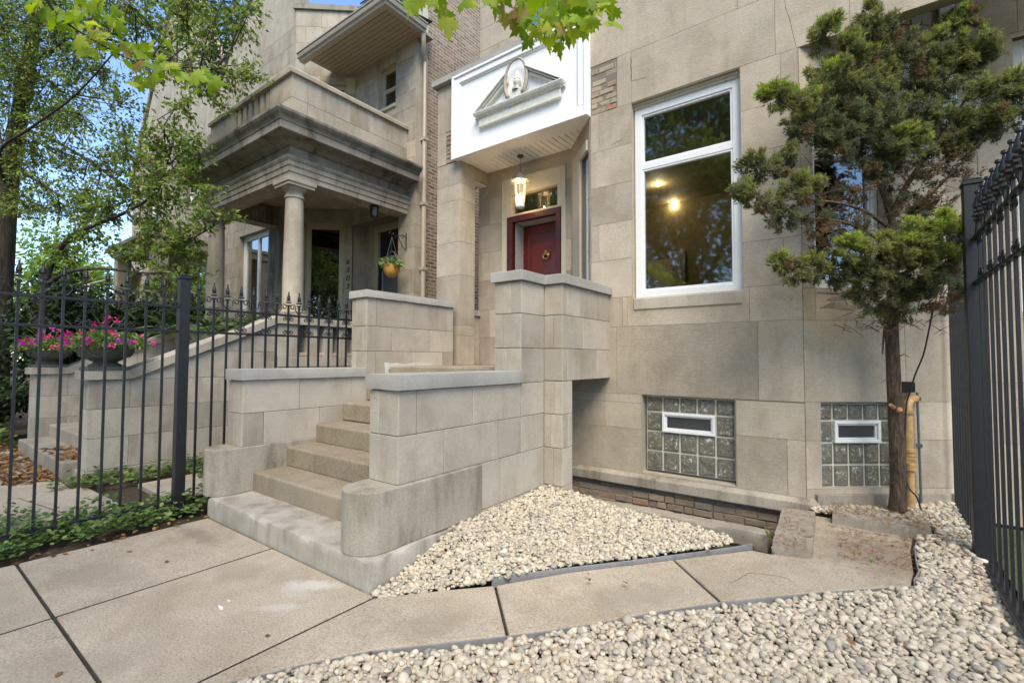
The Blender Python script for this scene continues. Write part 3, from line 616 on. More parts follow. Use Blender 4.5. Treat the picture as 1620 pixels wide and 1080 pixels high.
tri = [(-2.60, 1.99), (-2.50, 1.965), (-2.26, 2.235), (-2.045, 2.465), (-2.02, 2.55), (-1.70, 2.99), (-1.39, 3.345), (-1.07, 3.74), (-0.90, 3.96), (-0.86, 4.12), (-1.3, 4.22), (-1.9, 4.27), (-2.44, 4.27), (-2.44, 4.19), (-2.66, 4.17), (-2.66, 2.6), (-2.60, 2.35)]
def ztri(x, y):
    d = max(0, min(1, (x + 2.66) / 0.75)); e = max(0, min(1, (y - 2.1) / .7)); return gz(y) + 0.0 + 0.115 * (1 - d) * e + 0.035 * e - 0.012 * (1 - e)
pebble_bed('gravel', 'small cream pebbles filling the triangular bed between stairs and areaway', tri, ztri, 0.031, 5)
lowin = [(x + .03, y - .028) for x, y in low[1:]]
bed2 = [(-2.60, 0.30)] + lowin + [(0.235, 4.06), (0.285, 4.30), (0.285, 4.73), (0.31, 5.0), (0.42, 5.06), (0.45, 5.26), (0.2, 5.30), (-0.27, 5.28), (-0.30, 5.20), (-0.40, 5.16), (-0.45, 5.34), (0.1, 5.72), (0.64, 6.15), (0.64, 3.2), (0.78, 2.2), (0.8, 0.3)]
def zb(x, y): return gz(y) - 0.012 + (0.06 if y > 5.0 else 0.06 * max(0, (y - 4.3) / .7)) + 0.012 * math.sin(3 * x + 2 * y)
pebble_bed('gravel', 'larger mixed cream and grey pebbles in the front bed beside the right fence', bed2, zb, 0.038, 6, vivid=0.35)

# ================================================================== OUR GREYSTONE HOUSE
U0 = (1, 0, 0); YF = 5.305; O = (0, YF, 0)
house = thing('greystone_house', 'pale limestone rowhouse with white pediment panel, red door and large white window', 'house', (-1.5, 5.3, 0))
ZC = [0.20, 0.74, 1.09, 1.50, 1.89, 2.24, 2.70, 3.15, 3.615, 4.07, 4.55]
win = (-2.179, -0.987, 2.215, 4.545); gb = (-2.075, -1.075, 0.215, 1.10)
bl = []
def cr(a, b, z0, z1, xs=()):
    e = [a] + [x for x in xs if a < x < b] + [b]
    for p, q in zip(e[:-1], e[1:]): bl.append((p, q, z0, z1, 0.5 + rr.uniform(-.28, .28)))
cr(-2.99, -0.468, 0.0, 0.20); cr(-2.99, -2.08, 0.20, 0.70); cr(-2.99, -2.08, 0.70, 1.00, [-2.53]); cr(-2.99, -2.08, 1.0, 1.10, [-2.53])
cr(-2.08, -1.07, 0.20, 1.10); cr(-1.07, -0.468, 0.20, 0.735, [-.62]); cr(-1.07, -0.468, 0.735, 1.09)
cr(-2.99, -0.468, 1.10, 1.89, [-2.375, -0.86]); cr(-2.71, -0.468, 1.89, 2.24, [-2.30, -2.235, -0.93])
for i in range(5, 10):
    cr(-2.71, win[0], ZC[i], ZC[i + 1], [-2.60] if i in (6, 9) else []); cr(win[1], -0.468, ZC[i], ZC[i + 1], [-.62] if i % 2 else [])
cr(win[0], win[1], 2.24, 4.545)
cr(-2.355, -0.66, 4.55, 5.175, [-2.17]); cr(-0.66, 2.4, 4.55, 5.175, [-.05, .9]); cr(-2.71, 2.4, 5.175, 6.0, [-1.0, .7]); cr(-2.71, 2.4, 6.0, 6.8, [-2.0, -.2, 1.4]); cr(-2.71, 2.4, 6.8, 8.6, [-1.4, .3])
mb = MB()
wallface(mb, O, U0, bl, [win, gb], 0.30, gap=0.0035, ext=[(-2.99, -0.468, -0.0, 1.89), (-2.71, -0.468, 1.89, 4.55), (-2.71, -.468, 4.55, 8.6)])
mb.obox(O, U0, -.468, 2.4, -.13, -.001, 4.55, 8.6, .45)
reveal(mb, O, U0, win, 0.30); reveal(mb, O, U0, gb, 0.20)
# right-hand facet of the bay, cut back 39 degrees under the squared corner
TH = R(39); UR = (math.cos(TH), math.sin(TH), 0); OR = (-0.468, YF, 0)
bl = []; gw = (0.15, 0.93, 0.285, 1.105); w2 = (0.12, 0.86, 2.19, 4.35)
for z0, z1, xs in ((0.0, .285, []), (.285, .74, [.15]), (.74, 1.105, [.15]), (1.105, 1.88, [1.0]), (1.88, 2.19, [.12, .86]), (2.19, 2.70, []), (2.70, 3.15, []), (3.15, 3.62, []), (3.62, 4.07, []), (4.07, 4.62, []), (4.62, 5.0, []), (5.0, 5.6, [])): cr(0.0, 1.45, z0, z1, xs)
wallface(mb, OR, UR, bl, [gw, w2], 0.28, gap=0.0035)
reveal(mb, OR, UR, gw, 0.15); reveal(mb, OR, UR, w2, 0.25)
# wall running on to the right past the fence, and under-side of the squared corner
bl = []; wr = (1.16, 2.1, 1.95, 4.5)
for i, (z0, z1) in enumerate(zip([0, .74, 1.3, 1.88] + ZC[5:] + [5.0], [.74, 1.3, 1.88] + ZC[5:] + [5.0, 6.6])): cr(0.62, 6.0, z0, z1, [0.9 + .3 * (i % 2), 2.3, 3.3 + .3 * (i % 2), 4.6])
wallface(mb, (0, 6.25, 0), U0, bl, [wr], 0.3, gap=0.004)
# second floor behind the porch balcony
bl = []
for i, z0 in enumerate([5.90, 6.29, 6.66, 7.04, 7.42, 7.8, 8.2]): cr(-5.117, -2.71, z0, z0 + .38, [-4.9 + .2 * (i % 2), -3.5, -3.0])
w3 = (-4.27, -3.45, 6.30, 8.0)
wallface(mb, (0, 5.966, 0), U0, bl, [w3], 0.3, gap=0.006)
# porch back wall beside the door, west return and lintel
bl = []
dh = (-4.613, -3.449, 1.40, 4.345)
for i, (z0, z1) in enumerate(zip([1.41, 1.85, 2.30, 2.78, 3.24, 3.69, 4.12], [1.85, 2.30, 2.78, 3.24, 3.69, 4.12, 4.56])): cr(-5.117, -3.30, z0, z1, [-4.88] if i % 2 else [])
wallface(mb, (0, 5.966, 0), U0, bl, [dh], 0.3, gap=0.005)
# left facet of the porch, going back from the pier to the door wall
UL = Vector((-2.72 + 3.36, YF - 5.966, 0)).normalized(); OL = (-3.36, 5.966, 0)
bl = []; LLc = math.hypot(.64, .661); wl = (LLc - .37, LLc - .07, 2.35, 4.14)
for i, (z0, z1) in enumerate(zip([1.41, 1.85, 2.30, 2.78, 3.24, 3.69, 4.12], [1.85, 2.30, 2.78, 3.24, 3.69, 4.12, 4.56])): cr(0.0, LLc, z0, z1, [])
wallface(mb, OL, UL, bl, [wl], 0.2, gap=0.005)
# west pier of the porch, stone above it, second floor side
for i, (z0, z1) in enumerate(zip([-.05, .5, .95, 1.41, 1.86, 2.02, 2.79, 3.3, 3.95, 4.20], [.5, .95, 1.41, 1.86, 2.02, 2.79, 3.3, 3.95, 4.20, 4.55])):
    mb.box(-5.43 + .001, -4.93, YF + .002, 5.65, z0 + .002, z1 - .002, 0.5 + rr.uniform(-.2, .2))
mb.box(-5.42, -4.94, YF + .01, 5.64, -.05, 4.55, -1.0)
mb.box(-5.43, -5.235, YF, 5.64, 5.07, 5.82, .45); mb.box(-5.231, -4.9, YF, 5.64, 5.07, 5.82, .55)
mb.box(-5.42, -2.72, YF + .2, 5.966, 4.62, 5.82, .4)
mb.box(-5.43, -4.93, 5.65, 5.97, 4.35, 4.55, .3)          # side beam of the porch
mb.box(-5.117, -4.9, 6.27, 14, -.05, 8.6, .5); mb.box(-5.117, -2.7, 6.27, 6.5, 4.6, 8.6, .4)
# low wall between pier and back wall
mb.box(-5.36, -5.10, 5.65, 5.966, 1.41, 2.20, .5)
mb.build('wall', M['facade'], house, bevel=0)
mb = MB()                                                  # exposed common brick where facing is missing
brickwork(mb, O, U0, -2.705, -2.36, 4.552, 5.17, seed=4, out=.004); mb.build('brick_patch', M['patch3'], house, bevel=.003); mb = MB(); brickwork(mb, O, U0, -5.235, -5.012, 4.56, 5.06, seed=2, out=.004); mb.build('brick_patch', M['patch3'], house, bevel=.003)
mb = MB(); mb.box(-5.43, -5.24, YF, YF + .05, 4.56, 5.066, .5); mb.build('pier_stone', M['facade'], house)
mb = MB(); brickwork(mb, OR, UR, .75, 1.44, 4.66, 5.0, seed=3, out=.014); mb.build('brick_patch', M['patch3'], house, bevel=.003)
cp = MB(); cp.path([(-5.47, 5.9), (-5.47, YF - .05), (-2.712, YF - .05)], [(-.3, 5.825), (.0, 5.825), (.03, 5.84), (.03, 5.93), (-.3, 5.945)][::-1])
cp.build('coping', M['cap'], house)
cs = MB(); cs.box(-5.40, -5.06, 5.64, 5.962, 2.20, 2.29, .4); cs.build('coping', M['cap'], house, bevel=.006)
# water table ledge with sloping top; returns round the facet
ld = MB(); prof = [(0.0, 0.20), (0.055, 0.175), (0.085, 0.165), (0.085, 0.07), (0.075, 0.055), (0.0, 0.055)]
ld.path([(-2.99, YF), (-1.9, YF)], prof, tone=.45); ld.path([(-1.895, YF), (-0.468, YF), (-0.41, YF + .047)], prof, tone=.6)
ld.obox(OR, UR, 0.08, 1.5, -.01, .05, 0.06, 0.24, .3); ld.build('water_table', M['base'], house, bevel=.004)
sl_ = MB(); sl_.obox(O, U0, win[0] + .02, win[1] - .005, -.02, .02, 2.075, 2.213, .85); sl_.build('window_sill', M['block'], house, bevel=.01)
fb = MB(); fb.box(-2.99, -0.44, YF + .07, YF + .3, -0.48, 0.06); brickwork(fb, O, U0, -2.99, -.44, -.45, .056, bw=.2, rh=.075, seed=8, out=.03, rough=.014); fb.obox(OR, UR, 0, 1.4, -.2, -.02, -.4, 0.05); fb.build('foundation', M['base3'], house, bevel=.004)
def crack(pts, w_=.0022):
    m_ = MB()
    for a, b in zip(pts[:-1], pts[1:]): m_.tube([a, b], [w_, w_ * .8], 4)
    m_.build('crack', M['joint'], house)
rk = random.Random(12)
def jag(u0_, v0_, u1_, v1_, n=9, am=1.2): return [at(u0_ + (u1_ - u0_) * i / n + rk.uniform(-am, am), v0_ + (v1_ - v0_) * i / n + rk.uniform(-am, am), Y=YF - .0055) for i in range(n + 1)]
crack(jag(1239, -6, 1261, 74)); crack(jag(998, 92, 999, 128, 6, .7), .004); crack(jag(999, 129, 1022, 123, 5, .8), .003); crack(jag(968, 228, 985, 221, 4, 1.2), .003)
bv = MB(); brickwork(bv, OR, UR, .13, .60, 1.99, 2.16, seed=9, out=.009); bv.build('brick_patch', M['base3'], house)
# large front window
U0v = U0
bw = window(house, O, U0, win[0] + .012, win[1] - .012, win[2] + .004, win[3] - .06, 0.075, 0.085, M['frame'], M['glass'], bars=(3.78,), sash=.035)
cap_ = MB(); cap_.obox(O, U0, win[0] + .006, win[1] - .006, -.15, -.055, win[3] - .062, win[3] - .006); cap_.obox(O, U0, win[0] + .002, win[1] - .002, -.06, -.035, win[3] - .03, win[3] - .006); cap_.build('head_trim', M['cream'], bw, bevel=.004)
# room behind it
rm = MB(); x0, x1, y0, y1, z0, z1 = -2.66, -0.80, YF + .31, 10.4, 1.45, 4.95
rm.box(x0 - .05, x0, y0, 6.6, z0, z1); rm.box(-5.0, x0 - .05, 6.55, 6.6, z0, z1); rm.box(-5.05, -5.0, 6.6, y1, z0, z1); rm.box(x1, x1 + .05, y0, y1, z0, z1); rm.box(-5.0, x1, y1, y1 + .05, z0, z1); rm.box(-5.0, x1, y0 + 1.0, y1, z1, z1 + .05); rm.box(x0, x1, y0, y0 + 1.0, z1, z1 + .05)
rm.box(x0, x1, y0, y0 + .01, z0, 2.21); rm.box(x0, win[0], y0, y0 + .01, z0, z1)
rm.build('room_wall', M['room'], house)
rm = MB(); rm.box(-5.0, x1, 6.6, y1, z0 - .05, z0); rm.box(x0, x1, y0, 6.6, z0 - .05, z0); rm.build('room_floor', M['roomfloor'], house)
for q in ((1041, 293), (1066, 321)):
    p = at(*q, Z=4.93); s = MB(); s.lathe((p.x, p.y, 4.935), [(0.0, 0), (.055, 0), (.055, .01)], 16); dl_ = s.build('downlight', M['spot'], house); l_ = bpy.data.lights.new('downlight_light', 'POINT'); l_.energy = 7; l_.color = (1, .78, .5); l_.shadow_soft_size = .05; lo_ = bpy.data.objects.new('downlight_light', l_); COL.objects.link(lo_); lo_.location = Vector((p.x, p.y, 4.86)) - ORG[house]; lo_.parent = house
p = at(1048, 431, Y=10.3); s = MB(); s.box(p.x - .22, p.x + .22, 10.28, 10.31, p.z - .36, p.z + .28); s.build('far_doorway', M['cream'], house)
s = MB(); s.box(p.x - .32, p.x - .22, 10.25, 10.39, 1.5, p.z + .42); s.box(p.x + .22, p.x + .5, 10.25, 10.39, 1.5, p.z + .42); s.build('inner_door_frame', plain('inner_trim', (.30, .28, .24), .6), house)
# glass block windows
def glass_blocks(O_, U_, u0, u1, z0, z1, nc, nr, vent, rec, topshort=True):
    mo = MB(); mo.obox(O_, U_, u0, u1, -rec - .09, -rec - .012, z0, z1)
    m_ = mo.build('glass_block_window', M['gmortar'], house)
    w_ = (u1 - u0) / nc; hz = [z0]; hh = (z1 - z0) / (nr - .22)
    for i in range(nr - 1): hz.append(hz[-1] + hh)
    hz.append(z1); e = MB(); f = MB()
    for i in range(nc):
        for j in range(nr):
            if vent and vent[0] <= i < vent[1] and j == vent[2]: continue
            a, b, c, d = u0 + i * w_ + .008, u0 + (i + 1) * w_ - .008, hz[j] + .008, hz[j + 1] - .008
            e.obox(O_, U_, a + .002, b - .002, -rec - .02, -rec, c + .002, d - .002, rr.random()); f.obox(O_, U_, a + .014, b - .014, -rec - .01, -rec + .004, c + .014, d - .014, rr.random())
    e.build('block_edge', M['gedge'], m_, bevel=.006, seg=2); f.build('glass_block', M['gblock'], m_, bevel=.006, seg=2)
    if vent:
        a, b = u0 + vent[0] * w_, u0 + vent[1] * w_; c, d = hz[vent[2]], hz[vent[2] + 1]
        v = MB(); t = .03
        v.obox(O_, U_, a, b, -rec - .03, -rec + .03, c, c + t); v.obox(O_, U_, a, b, -rec - .03, -rec + .03, d - t, d); v.obox(O_, U_, a, a + t, -rec - .03, -rec + .03, c + t, d - t); v.obox(O_, U_, b - t, b, -rec - .03, -rec + .03, c + t, d - t)
        t2 = .048
        for aa, bb, cc, dd in ((a + t, b - t, c + t, c + t2), (a + t, b - t, d - t2, d - t), (a + t, a + t2, c + t2, d - t2), (b - t2, b - t, c + t2, d - t2)): v.obox(O_, U_, aa, bb, -rec - .03, -rec + .012, cc, dd)
        vo = v.build('vent_frame', M['frame'], m_, bevel=.004)
        v = MB(); v.obox(O_, U_, a + t2, b - t2, -rec - .03, -rec - .008, c + t2, d - t2); v.build('vent_screen', plain('vent_screen', (.045, .045, .05), .35), m_)
glass_blocks(O, U0, gb[0] + .03, gb[1] - .025, gb[2] + .03, gb[3] - .02, 5, 4, (1, 4, 2), 0.075)
glass_blocks(OR, UR, gw[0] + .004, gw[1] - .01, gw[2] + .004, gw[3] - .02, 5, 4, (1, 4, 2), 0.05)
# side windows
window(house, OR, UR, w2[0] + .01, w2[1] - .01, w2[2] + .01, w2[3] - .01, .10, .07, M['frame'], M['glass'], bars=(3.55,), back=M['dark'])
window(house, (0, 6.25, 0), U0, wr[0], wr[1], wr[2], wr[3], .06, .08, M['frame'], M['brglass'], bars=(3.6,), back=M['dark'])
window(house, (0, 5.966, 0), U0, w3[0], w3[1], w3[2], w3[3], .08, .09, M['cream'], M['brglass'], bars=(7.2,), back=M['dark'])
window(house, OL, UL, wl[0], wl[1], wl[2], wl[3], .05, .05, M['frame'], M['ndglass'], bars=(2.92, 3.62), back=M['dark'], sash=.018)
tr = MB(); tr.obox(OL, UL, .16, wl[0] - .03, -.01, .03, 1.41, 4.3, .3); tr.obox(OL, UL, wl[0] - .03, LLc - .09, -.01, .03, 4.16, 4.30, .6); tr.build('window_trim', M['cream'], house, bevel=.004)
# white panel box over the porch
pn = MB(); X0, X1, Z0, Z1, yf = -5.01, -2.712, 4.545, 5.825, 5.215
pn.box(X0, X1, yf + .03, 5.50, Z0, Z1)                                         # carcass
fwid = .13
for a, b, c, d in ((X0 - .004, X1 + .0, Z0 - .004, Z0 + fwid), (X0 - .004, X1, Z1 - fwid, Z1 - .002), (X0 - .004, X0 + fwid, Z0 + fwid, Z1 - fwid), (X1 - fwid, X1, Z0 + fwid, Z1 - fwid)): pn.box(a, b, yf - .01, yf + .03, c, d)
for a, b, c, d in ((X0 - .012, X1 + .004, Z0 - .012, Z0 + .035), (X0 - .012, X1 + .004, Z1 - .04, Z1 - .004), (X0 - .012, X0 + .035, Z0 + .035, Z1 - .04), (X1 - .035, X1 + .004, Z0 + .035, Z1 - .04)): pn.box(a, b, yf - .03, yf - .01, c, d)
for a, b, c, d in ((X0 + fwid, X1 - fwid, Z0 + fwid, Z0 + fwid + .018), (X0 + fwid, X1 - fwid, Z1 - fwid - .018, Z1 - fwid), (X0 + fwid, X0 + fwid + .018, Z0 + fwid + .018, Z1 - fwid - .018), (X1 - fwid - .018, X1 - fwid, Z0 + fwid + .018, Z1 - fwid - .018)): pn.box(a, b, yf + .008, yf + .03, c, d)
pno = pn.build('porch_panel', M['white'], house, bevel=.005, seg=2)
yp = yf + .03
def onp(u, v): p = at(u, v, Y=yp - .05); return (p.x, p.z)
bx0, bx1 = onp(757, 200)[0], onp(886, 150)[0]; zb0 = onp(757, 201)[1]; zb1 = zb0 + .12
pd = MB(); mid = (bx0 + bx1) / 2; apx = mid; hgt = .52
pd.box(bx0, bx1, yp - .05, yp, zb0, zb1); pd.box(bx0 + .01, bx1 - .01, yp - .058, yp, zb0 - .012, zb0 + .01)
pd.path([(bx0, yp), (bx0, yp - .05), (bx1, yp - .05), (bx1, yp)], [(0, zb1), (.02, zb1), (.035, zb1 + .025), (.05, zb1 + .03), (.065, zb1 + .06), (.065, zb1 + .075), (0, zb1 + .08)][::-1])
for s in (-1, 1):                                                           # raking cornices, broken at the middle
    e0 = mid + s * ((bx1 - bx0) / 2 + .06); e1 = mid + s * .17; zt = zb1 + .07; k = hgt / ((bx1 - bx0) / 2 + .06); zt1 = zt + abs(e1 - e0) * k
    for dz, out, th in ((0, .11, .028), (.028, .085, .03), (.058, .06, .05)):
        pd.extrude([(e0, yp, zt - dz), (e1, yp, zt1 - dz), (e1, yp, zt1 - dz - th), (e0 - s * 0.0, yp, zt - dz - th * .3)], (0, -out, 0), .5)
po = pd.build('pediment', M['orn'], pno, bevel=.003)
fn = MB(); c0 = (mid, yp - .03, zb1 + .08)
fn.box(mid - .1, mid + .1, yp - .08, yp, zb1 + .08, zb1 + .20)
fn.lathe((mid, yp - .04, zb1 + .19), [(.07, 0), (.075, .02), (.03, .045), (.028, .065), (.052, .10), (.055, .125), (.04, .15), (.048, .158), (.035, .18), (.03, .24), (.012, .28), (0, .30)], 20)
fn.build('urn_finial', M['orn'], pno, smooth=True, auto=True)
wrt = MB(); pts = []
for i in range(33):
    a = -0.75 * math.pi + (1.5 + .0) * math.pi * i / 32 + math.pi / 2 + math.pi * 0
    a = math.pi * 1.28 - math.pi * 1.56 * i / 32
    pts.append((mid + .185 * math.cos(a), yp - .08, zb1 + .33 + .29 * math.sin(a)))
wrt.tube(pts, [.011 + .022 * abs(i - 16) / 16 for i in range(33)], 8)
wrt.build('wreath', plain('old_wreath', (.36, .31, .24), .7, var=.3, scale=30), pno, smooth=True)
# porch soffit boards
so_ = MB(); xs = np.arange(-4.93, -2.75, .095)
for x in xs: so_.box(x + .008, x + .093, 5.50, 5.964, 4.552, 4.57)
so_.box(-4.95, -2.72, 5.5, 5.97, 4.572, 4.60); so_.box(-5.1, -4.955, 5.66, 5.96, 4.335, 4.348)
so_.build('soffit', M['white'], house, bevel=.003)
# door
dr = MB(); OD = (0, 5.966, 0)
x0, x1 = -4.613, -3.449
dr.obox(OD, U0, x0, -4.515, -.12, .012, 1.41, 4.345); dr.obox(OD, U0, -3.53, x1, -.12, .012, 1.41, 4.345); dr.obox(OD, U0, -4.515, -3.53, -.12, .012, 4.085, 4.345)
dr.obox(OD, U0, -4.515, -3.53, -.12, .02, 3.738, 3.77); dr.obox(OD, U0, -4.515, -4.44, -.12, .004, 3.77, 4.085); dr.obox(OD, U0, -3.60, -3.53, -.12, .004, 3.77, 4.085)
dr.obox(OD, U0, x0, x0 + .012, .012, .03, 1.41, 4.345); dr.obox(OD, U0, x1 - .012, x1, .012, .03, 1.41, 4.345); dr.obox(OD, U0, x0 + .012, x1 - .012, .012, .03, 4.333, 4.345)
dr.build('door_surround', M['cream'], house, bevel=.004)
t_ = MB(); t_.add([(-4.45, 6.05, 3.76), (-3.59, 6.05, 3.76), (-3.59, 6.05, 4.09), (-4.45, 6.05, 4.09)], [(0, 1, 2, 3)]); to = t_.build('transom_pane', M['ndglass'], house)
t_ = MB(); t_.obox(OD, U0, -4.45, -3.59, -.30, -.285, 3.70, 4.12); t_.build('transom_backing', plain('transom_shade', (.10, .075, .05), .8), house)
fr = MB(); fr.obox(OD, U0, -4.512, -4.40, -.05, .035, 1.41, 3.735); fr.obox(OD, U0, -3.61, -3.533, -.05, .035, 1.41, 3.735); fr.obox(OD, U0, -4.40, -3.61, -.05, .035, 3.638, 3.735)
fo = fr.build('door_frame', M['framered'], house, bevel=.008, seg=2)
fr = MB(); fr.obox(OD, U0, -4.415, -4.40, -.30, -.05, 1.41, 3.64); fr.obox(OD, U0, -3.61, -3.60, -.30, -.05, 1.41, 3.64); fr.obox(OD, U0, -4.40, -3.61, -.30, -.05, 3.638, 3.65); fr.build('door_reveal', M['greydoor'], fo)
d_ = MB(); d_.obox(OD, U0, -4.40, -3.61, -.31, -.265, 1.43, 3.62)
for a, b, c, d in ((-4.30, -3.71, 2.55, 3.50), (-4.30, -3.71, 1.6, 2.42)):
    for q in ((a, b, c, c + .02), (a, b, d - .02, d), (a, a + .02, c + .02, d - .02), (b - .02, b, c + .02, d - .02)): d_.obox(OD, U0, q[0], q[1], -.265, -.255, q[2], q[3])
do = d_.build('door', M['doorred'], house, bevel=.004)
p = at(865, 402, Y=6.225); kn = MB(); pts = [(p.x + .055 * math.sin(a) * (1 if a < 7 else 1), 6.20, p.z - .03 + .055 * math.cos(a) * .8) for a in np.linspace(.5, 5.78, 18)]
kn.tube(pts, .009, 8); kn.lathe((p.x, 6.205, p.z + .01), [(0, 0), (.022, .005), (.026, .02), (.012, .04), (0, .05)], 12)
kn.tube([(p.x - .05, 6.21, p.z - .04), (p.x, 6.20, p.z + .01), (p.x + .05, 6.21, p.z - .04)], .012, 8); kn.build('knocker', M['brass'], do, smooth=True)
# lantern hanging from the porch soffit
lp = at(823, 300, Y=5.72); lx, ly = lp.x, lp.y; zt = 4.55
lan = thing('hanging_lantern', 'lit white metal lantern hanging on a chain in front of the red door', 'lantern', (lx, ly, zt))
ch = MB(); z = zt
zb_ = at(823, 285, Y=5.72).z; zbot = at(823, 329, Y=5.72).z; H = zb_ - zbot
while z > zb_ + .12: ch.tube([(lx - .006, ly, z), (lx + .006, ly, z - .012), (lx - .006, ly, z - .03)], .0035, 5); z -= .03
ch.lathe((lx, ly, zt - .02), [(0, .02), (.05, .02), (.045, 0), (.01, -.01)], 12); ch.build('chain', plain('chain_metal', (.12, .11, .09), .4, .8), lan)
tp = MB(); tp.lathe((lx, ly, zb_), [(0, .12), (.012, .11), (.02, .09), (.05, .075), (.035, .06), (.06, .045), (.085, .02), (.12, 0.0), (.135, -.015), (.10, -.012), (0, -.012)], 24)
tp.lathe((lx, ly, zbot), [(0, -.01), (.04, -.008), (.062, 0), (.066, .02), (.058, .03), (0, .03)], 20)
for k in range(6):
    a = k * math.pi / 3 + .2; c_, s_ = math.cos(a), math.sin(a)
    tp.tube([(lx + .10 * c_, ly + .10 * s_, zb_ - .012), (lx + .105 * c_, ly + .105 * s_, zb_ - .05), (lx + .062 * c_, ly + .062 * s_, zbot + .02)], .006, 6)
    tp.tube([(lx + .10 * c_, ly + .10 * s_, zb_ - .012), (lx + .14 * c_, ly + .14 * s_, zb_ - .04), (lx + .165 * c_, ly + .165 * s_, zb_ - .02), (lx + .155 * c_, ly + .155 * s_, zb_ + .0)], .006, 6)
tp.build('lantern_cage', M['orn'], lan, smooth=True, auto=True)
b_ = MB(); b_.lathe((lx, ly, zbot + .06), [(0, 0), (.012, .0), (.014, .03), (.03, .07), (.032, .10), (.015, .14), (0, .15)], 16); b_.build('bulb', M['bulb'], lan, smooth=True)
pl_ = bpy.data.lights.new('lantern_light', 'POINT'); pl_.energy = 2.2; pl_.color = (1, .72, .4); pl_.shadow_soft_size = .05
pl2 = bpy.data.objects.new('lantern_light', pl_); COL.objects.link(pl2); pl2.location = (0, 0, -(zt - zbot - .13)); pl2.parent = lan
gl_ = MB(); gl_.lathe((lx, ly, zbot + .03), [(.056, 0), (.099, H - .075)], 18); gl_.build('lantern_glass', glassmat('lantern_glass', (1, .97, .9), .03), lan, smooth=True)

# ================================================================== OUR STAIRS
st = thing('front_stairs', 'limestone entrance stairs with brown concrete treads and block parapet walls', 'stairs', (-3.9, 2.0, 0))
XL, XR = -4.955, -3.01
s = MB(); roughbox(s, -5.05, -2.614, 1.955, 2.6, -.05, .177, st=.03, amp=.003, chip=.022, tone=.55, seed=3.3); s.build('bottom_step', M['slab'], st, smooth=True, auto=True)
TZ = [.368, .570, .772, .985, 1.195]; TY = [2.320, 2.657, 2.995, 3.330, 3.668, 4.012]
for i, z in enumerate(TZ):
    s = MB(); s.box(XL + .001, XR - .001, TY[i], TY[i + 1] + .25, z - .21, z, .5 + rr.uniform(-.2, .2)); s.build('step', M['agg'], st, bevel=.022, seg=3)
s = MB(); s.box(XL + .002, -3.02, TY[5], 5.964, 1.20, 1.407, .55); s.box(-3.02, -2.72, 4.18, 5.3, 1.28, 1.404, .5); s.box(XL, -3.05, 4.1, 5.9, -.05, 1.2, .4); s.build('landing', M['agg'], st, bevel=.02, seg=3)
s = MB(); rs = random.Random(2); top_ = [(XL, 3.93 + i * .05, 1.435 + .012 * math.sin(i * .7) + rs.uniform(-.008, .012)) for i in range(18)]
s.extrude([(XL, 3.99, 1.22), (XL, 4.0, 1.36), (XL, 4.78, 1.40)] + top_[::-1] + [(XL, 3.95, 1.3)], (.007, 0, 0)); s.build('mortar_smear', plain('white_mortar', (.50, .49, .47), .9), st, bevel=.004)
def wallblocks(mb, x0, x1, ys_by_course, zs, y0, y1, corner=None):
    for i in range(len(zs) - 1):
        e = [y0] + list(ys_by_course[i]) + [y1]
        for a, b in zip(e[:-1], e[1:]): mb.box(x0, x1, a + .0022, b - .0022, zs[i] + .0022, zs[i + 1] - .0022, .5 + rr.uniform(-.36, .36))
    mb.box(x0 + .006, x1 - .006, y0 + .006, y1 - .006, zs[0], zs[-1], -1.0)
def endjoint(mb, x0, x1, y, z0, z1, xs):       # joints seen on a narrow end face: thin blocks laid against the core
    e = [x0] + xs + [x1]
    for a, b in zip(e[:-1], e[1:]): mb.box(a + .002, b - .002, y - .006, y + .03, z0 + .003, z1 - .003, .5 + rr.uniform(-.3, .3))
# right cheek wall
s = MB(); wallblocks(s, -3.008, -2.68, [[2.72, 3.40], [2.43, 3.06]], [.60, .945, 1.268], 2.262, 3.76)
wallblocks(s, -3.008, -2.68, [[3.72], [3.45]], [-.02, .20, .60], 3.16, 4.17)
wallblocks(s, -3.008, -2.68, [[3.95], []], [.60, .945, 1.268], 3.764, 4.172)
endjoint(s, -3.008, -2.68, 2.262, .60, .945, [-2.82]); endjoint(s, -3.008, -2.68, 2.262, .945, 1.268, [-2.90])
# pillar A above the cheek and pillar B with the cantilevered parapet
for i, (z0, z1, xs) in enumerate(((1.268, 1.61, [-2.85]), (1.61, 1.95, [-2.90]), (1.95, 2.268, [-2.80]))):
    s.box(-3.010, -2.679, 3.766, 4.172, z0 + .0022, z1 - .0022, .5 + rr.uniform(-.3, .3)); endjoint(s, -3.010, -2.679, 3.766, z0, z1, xs)
s.box(-3.0, -2.69, 3.772, 4.18, .9, 2.268, -1.0)
for i, (z0, z1, ys, xs) in enumerate(((-.02, .22, [], []), (.22, .60, [], [-2.57]), (.60, .94, [4.29], [-2.6]), (.94, 1.278, [], [-2.56]))):
    for a, b in zip([4.178] + ys, ys + [4.378]): s.box(-2.80, -2.46, a + .002, b - .002, z0 + .002, z1 - .002, .5 + rr.uniform(-.3, .3))
    if xs: endjoint(s, -2.679, -2.46, 4.178, z0, z1, xs)
s.box(-2.79, -2.466, 4.184, 4.372, -.02, 1.28, -1.0)
for i, (z0, z1, ys) in enumerate(((1.280, 1.61, [4.27, 4.95]), (1.61, 1.953, [4.62]), (1.953, 2.27, [4.27, 4.55, 4.95]))):
    e = [4.178] + ys + [YF - .002]
    for a, b in zip(e[:-1], e[1:]): s.box(-2.70, -2.46, a + .002, b - .002, z0 + .002, z1 - .002, .5 + rr.uniform(-.3, .3))
    endjoint(s, -2.679, -2.46, 4.178, z0, z1, [[], [-2.57], []][i])
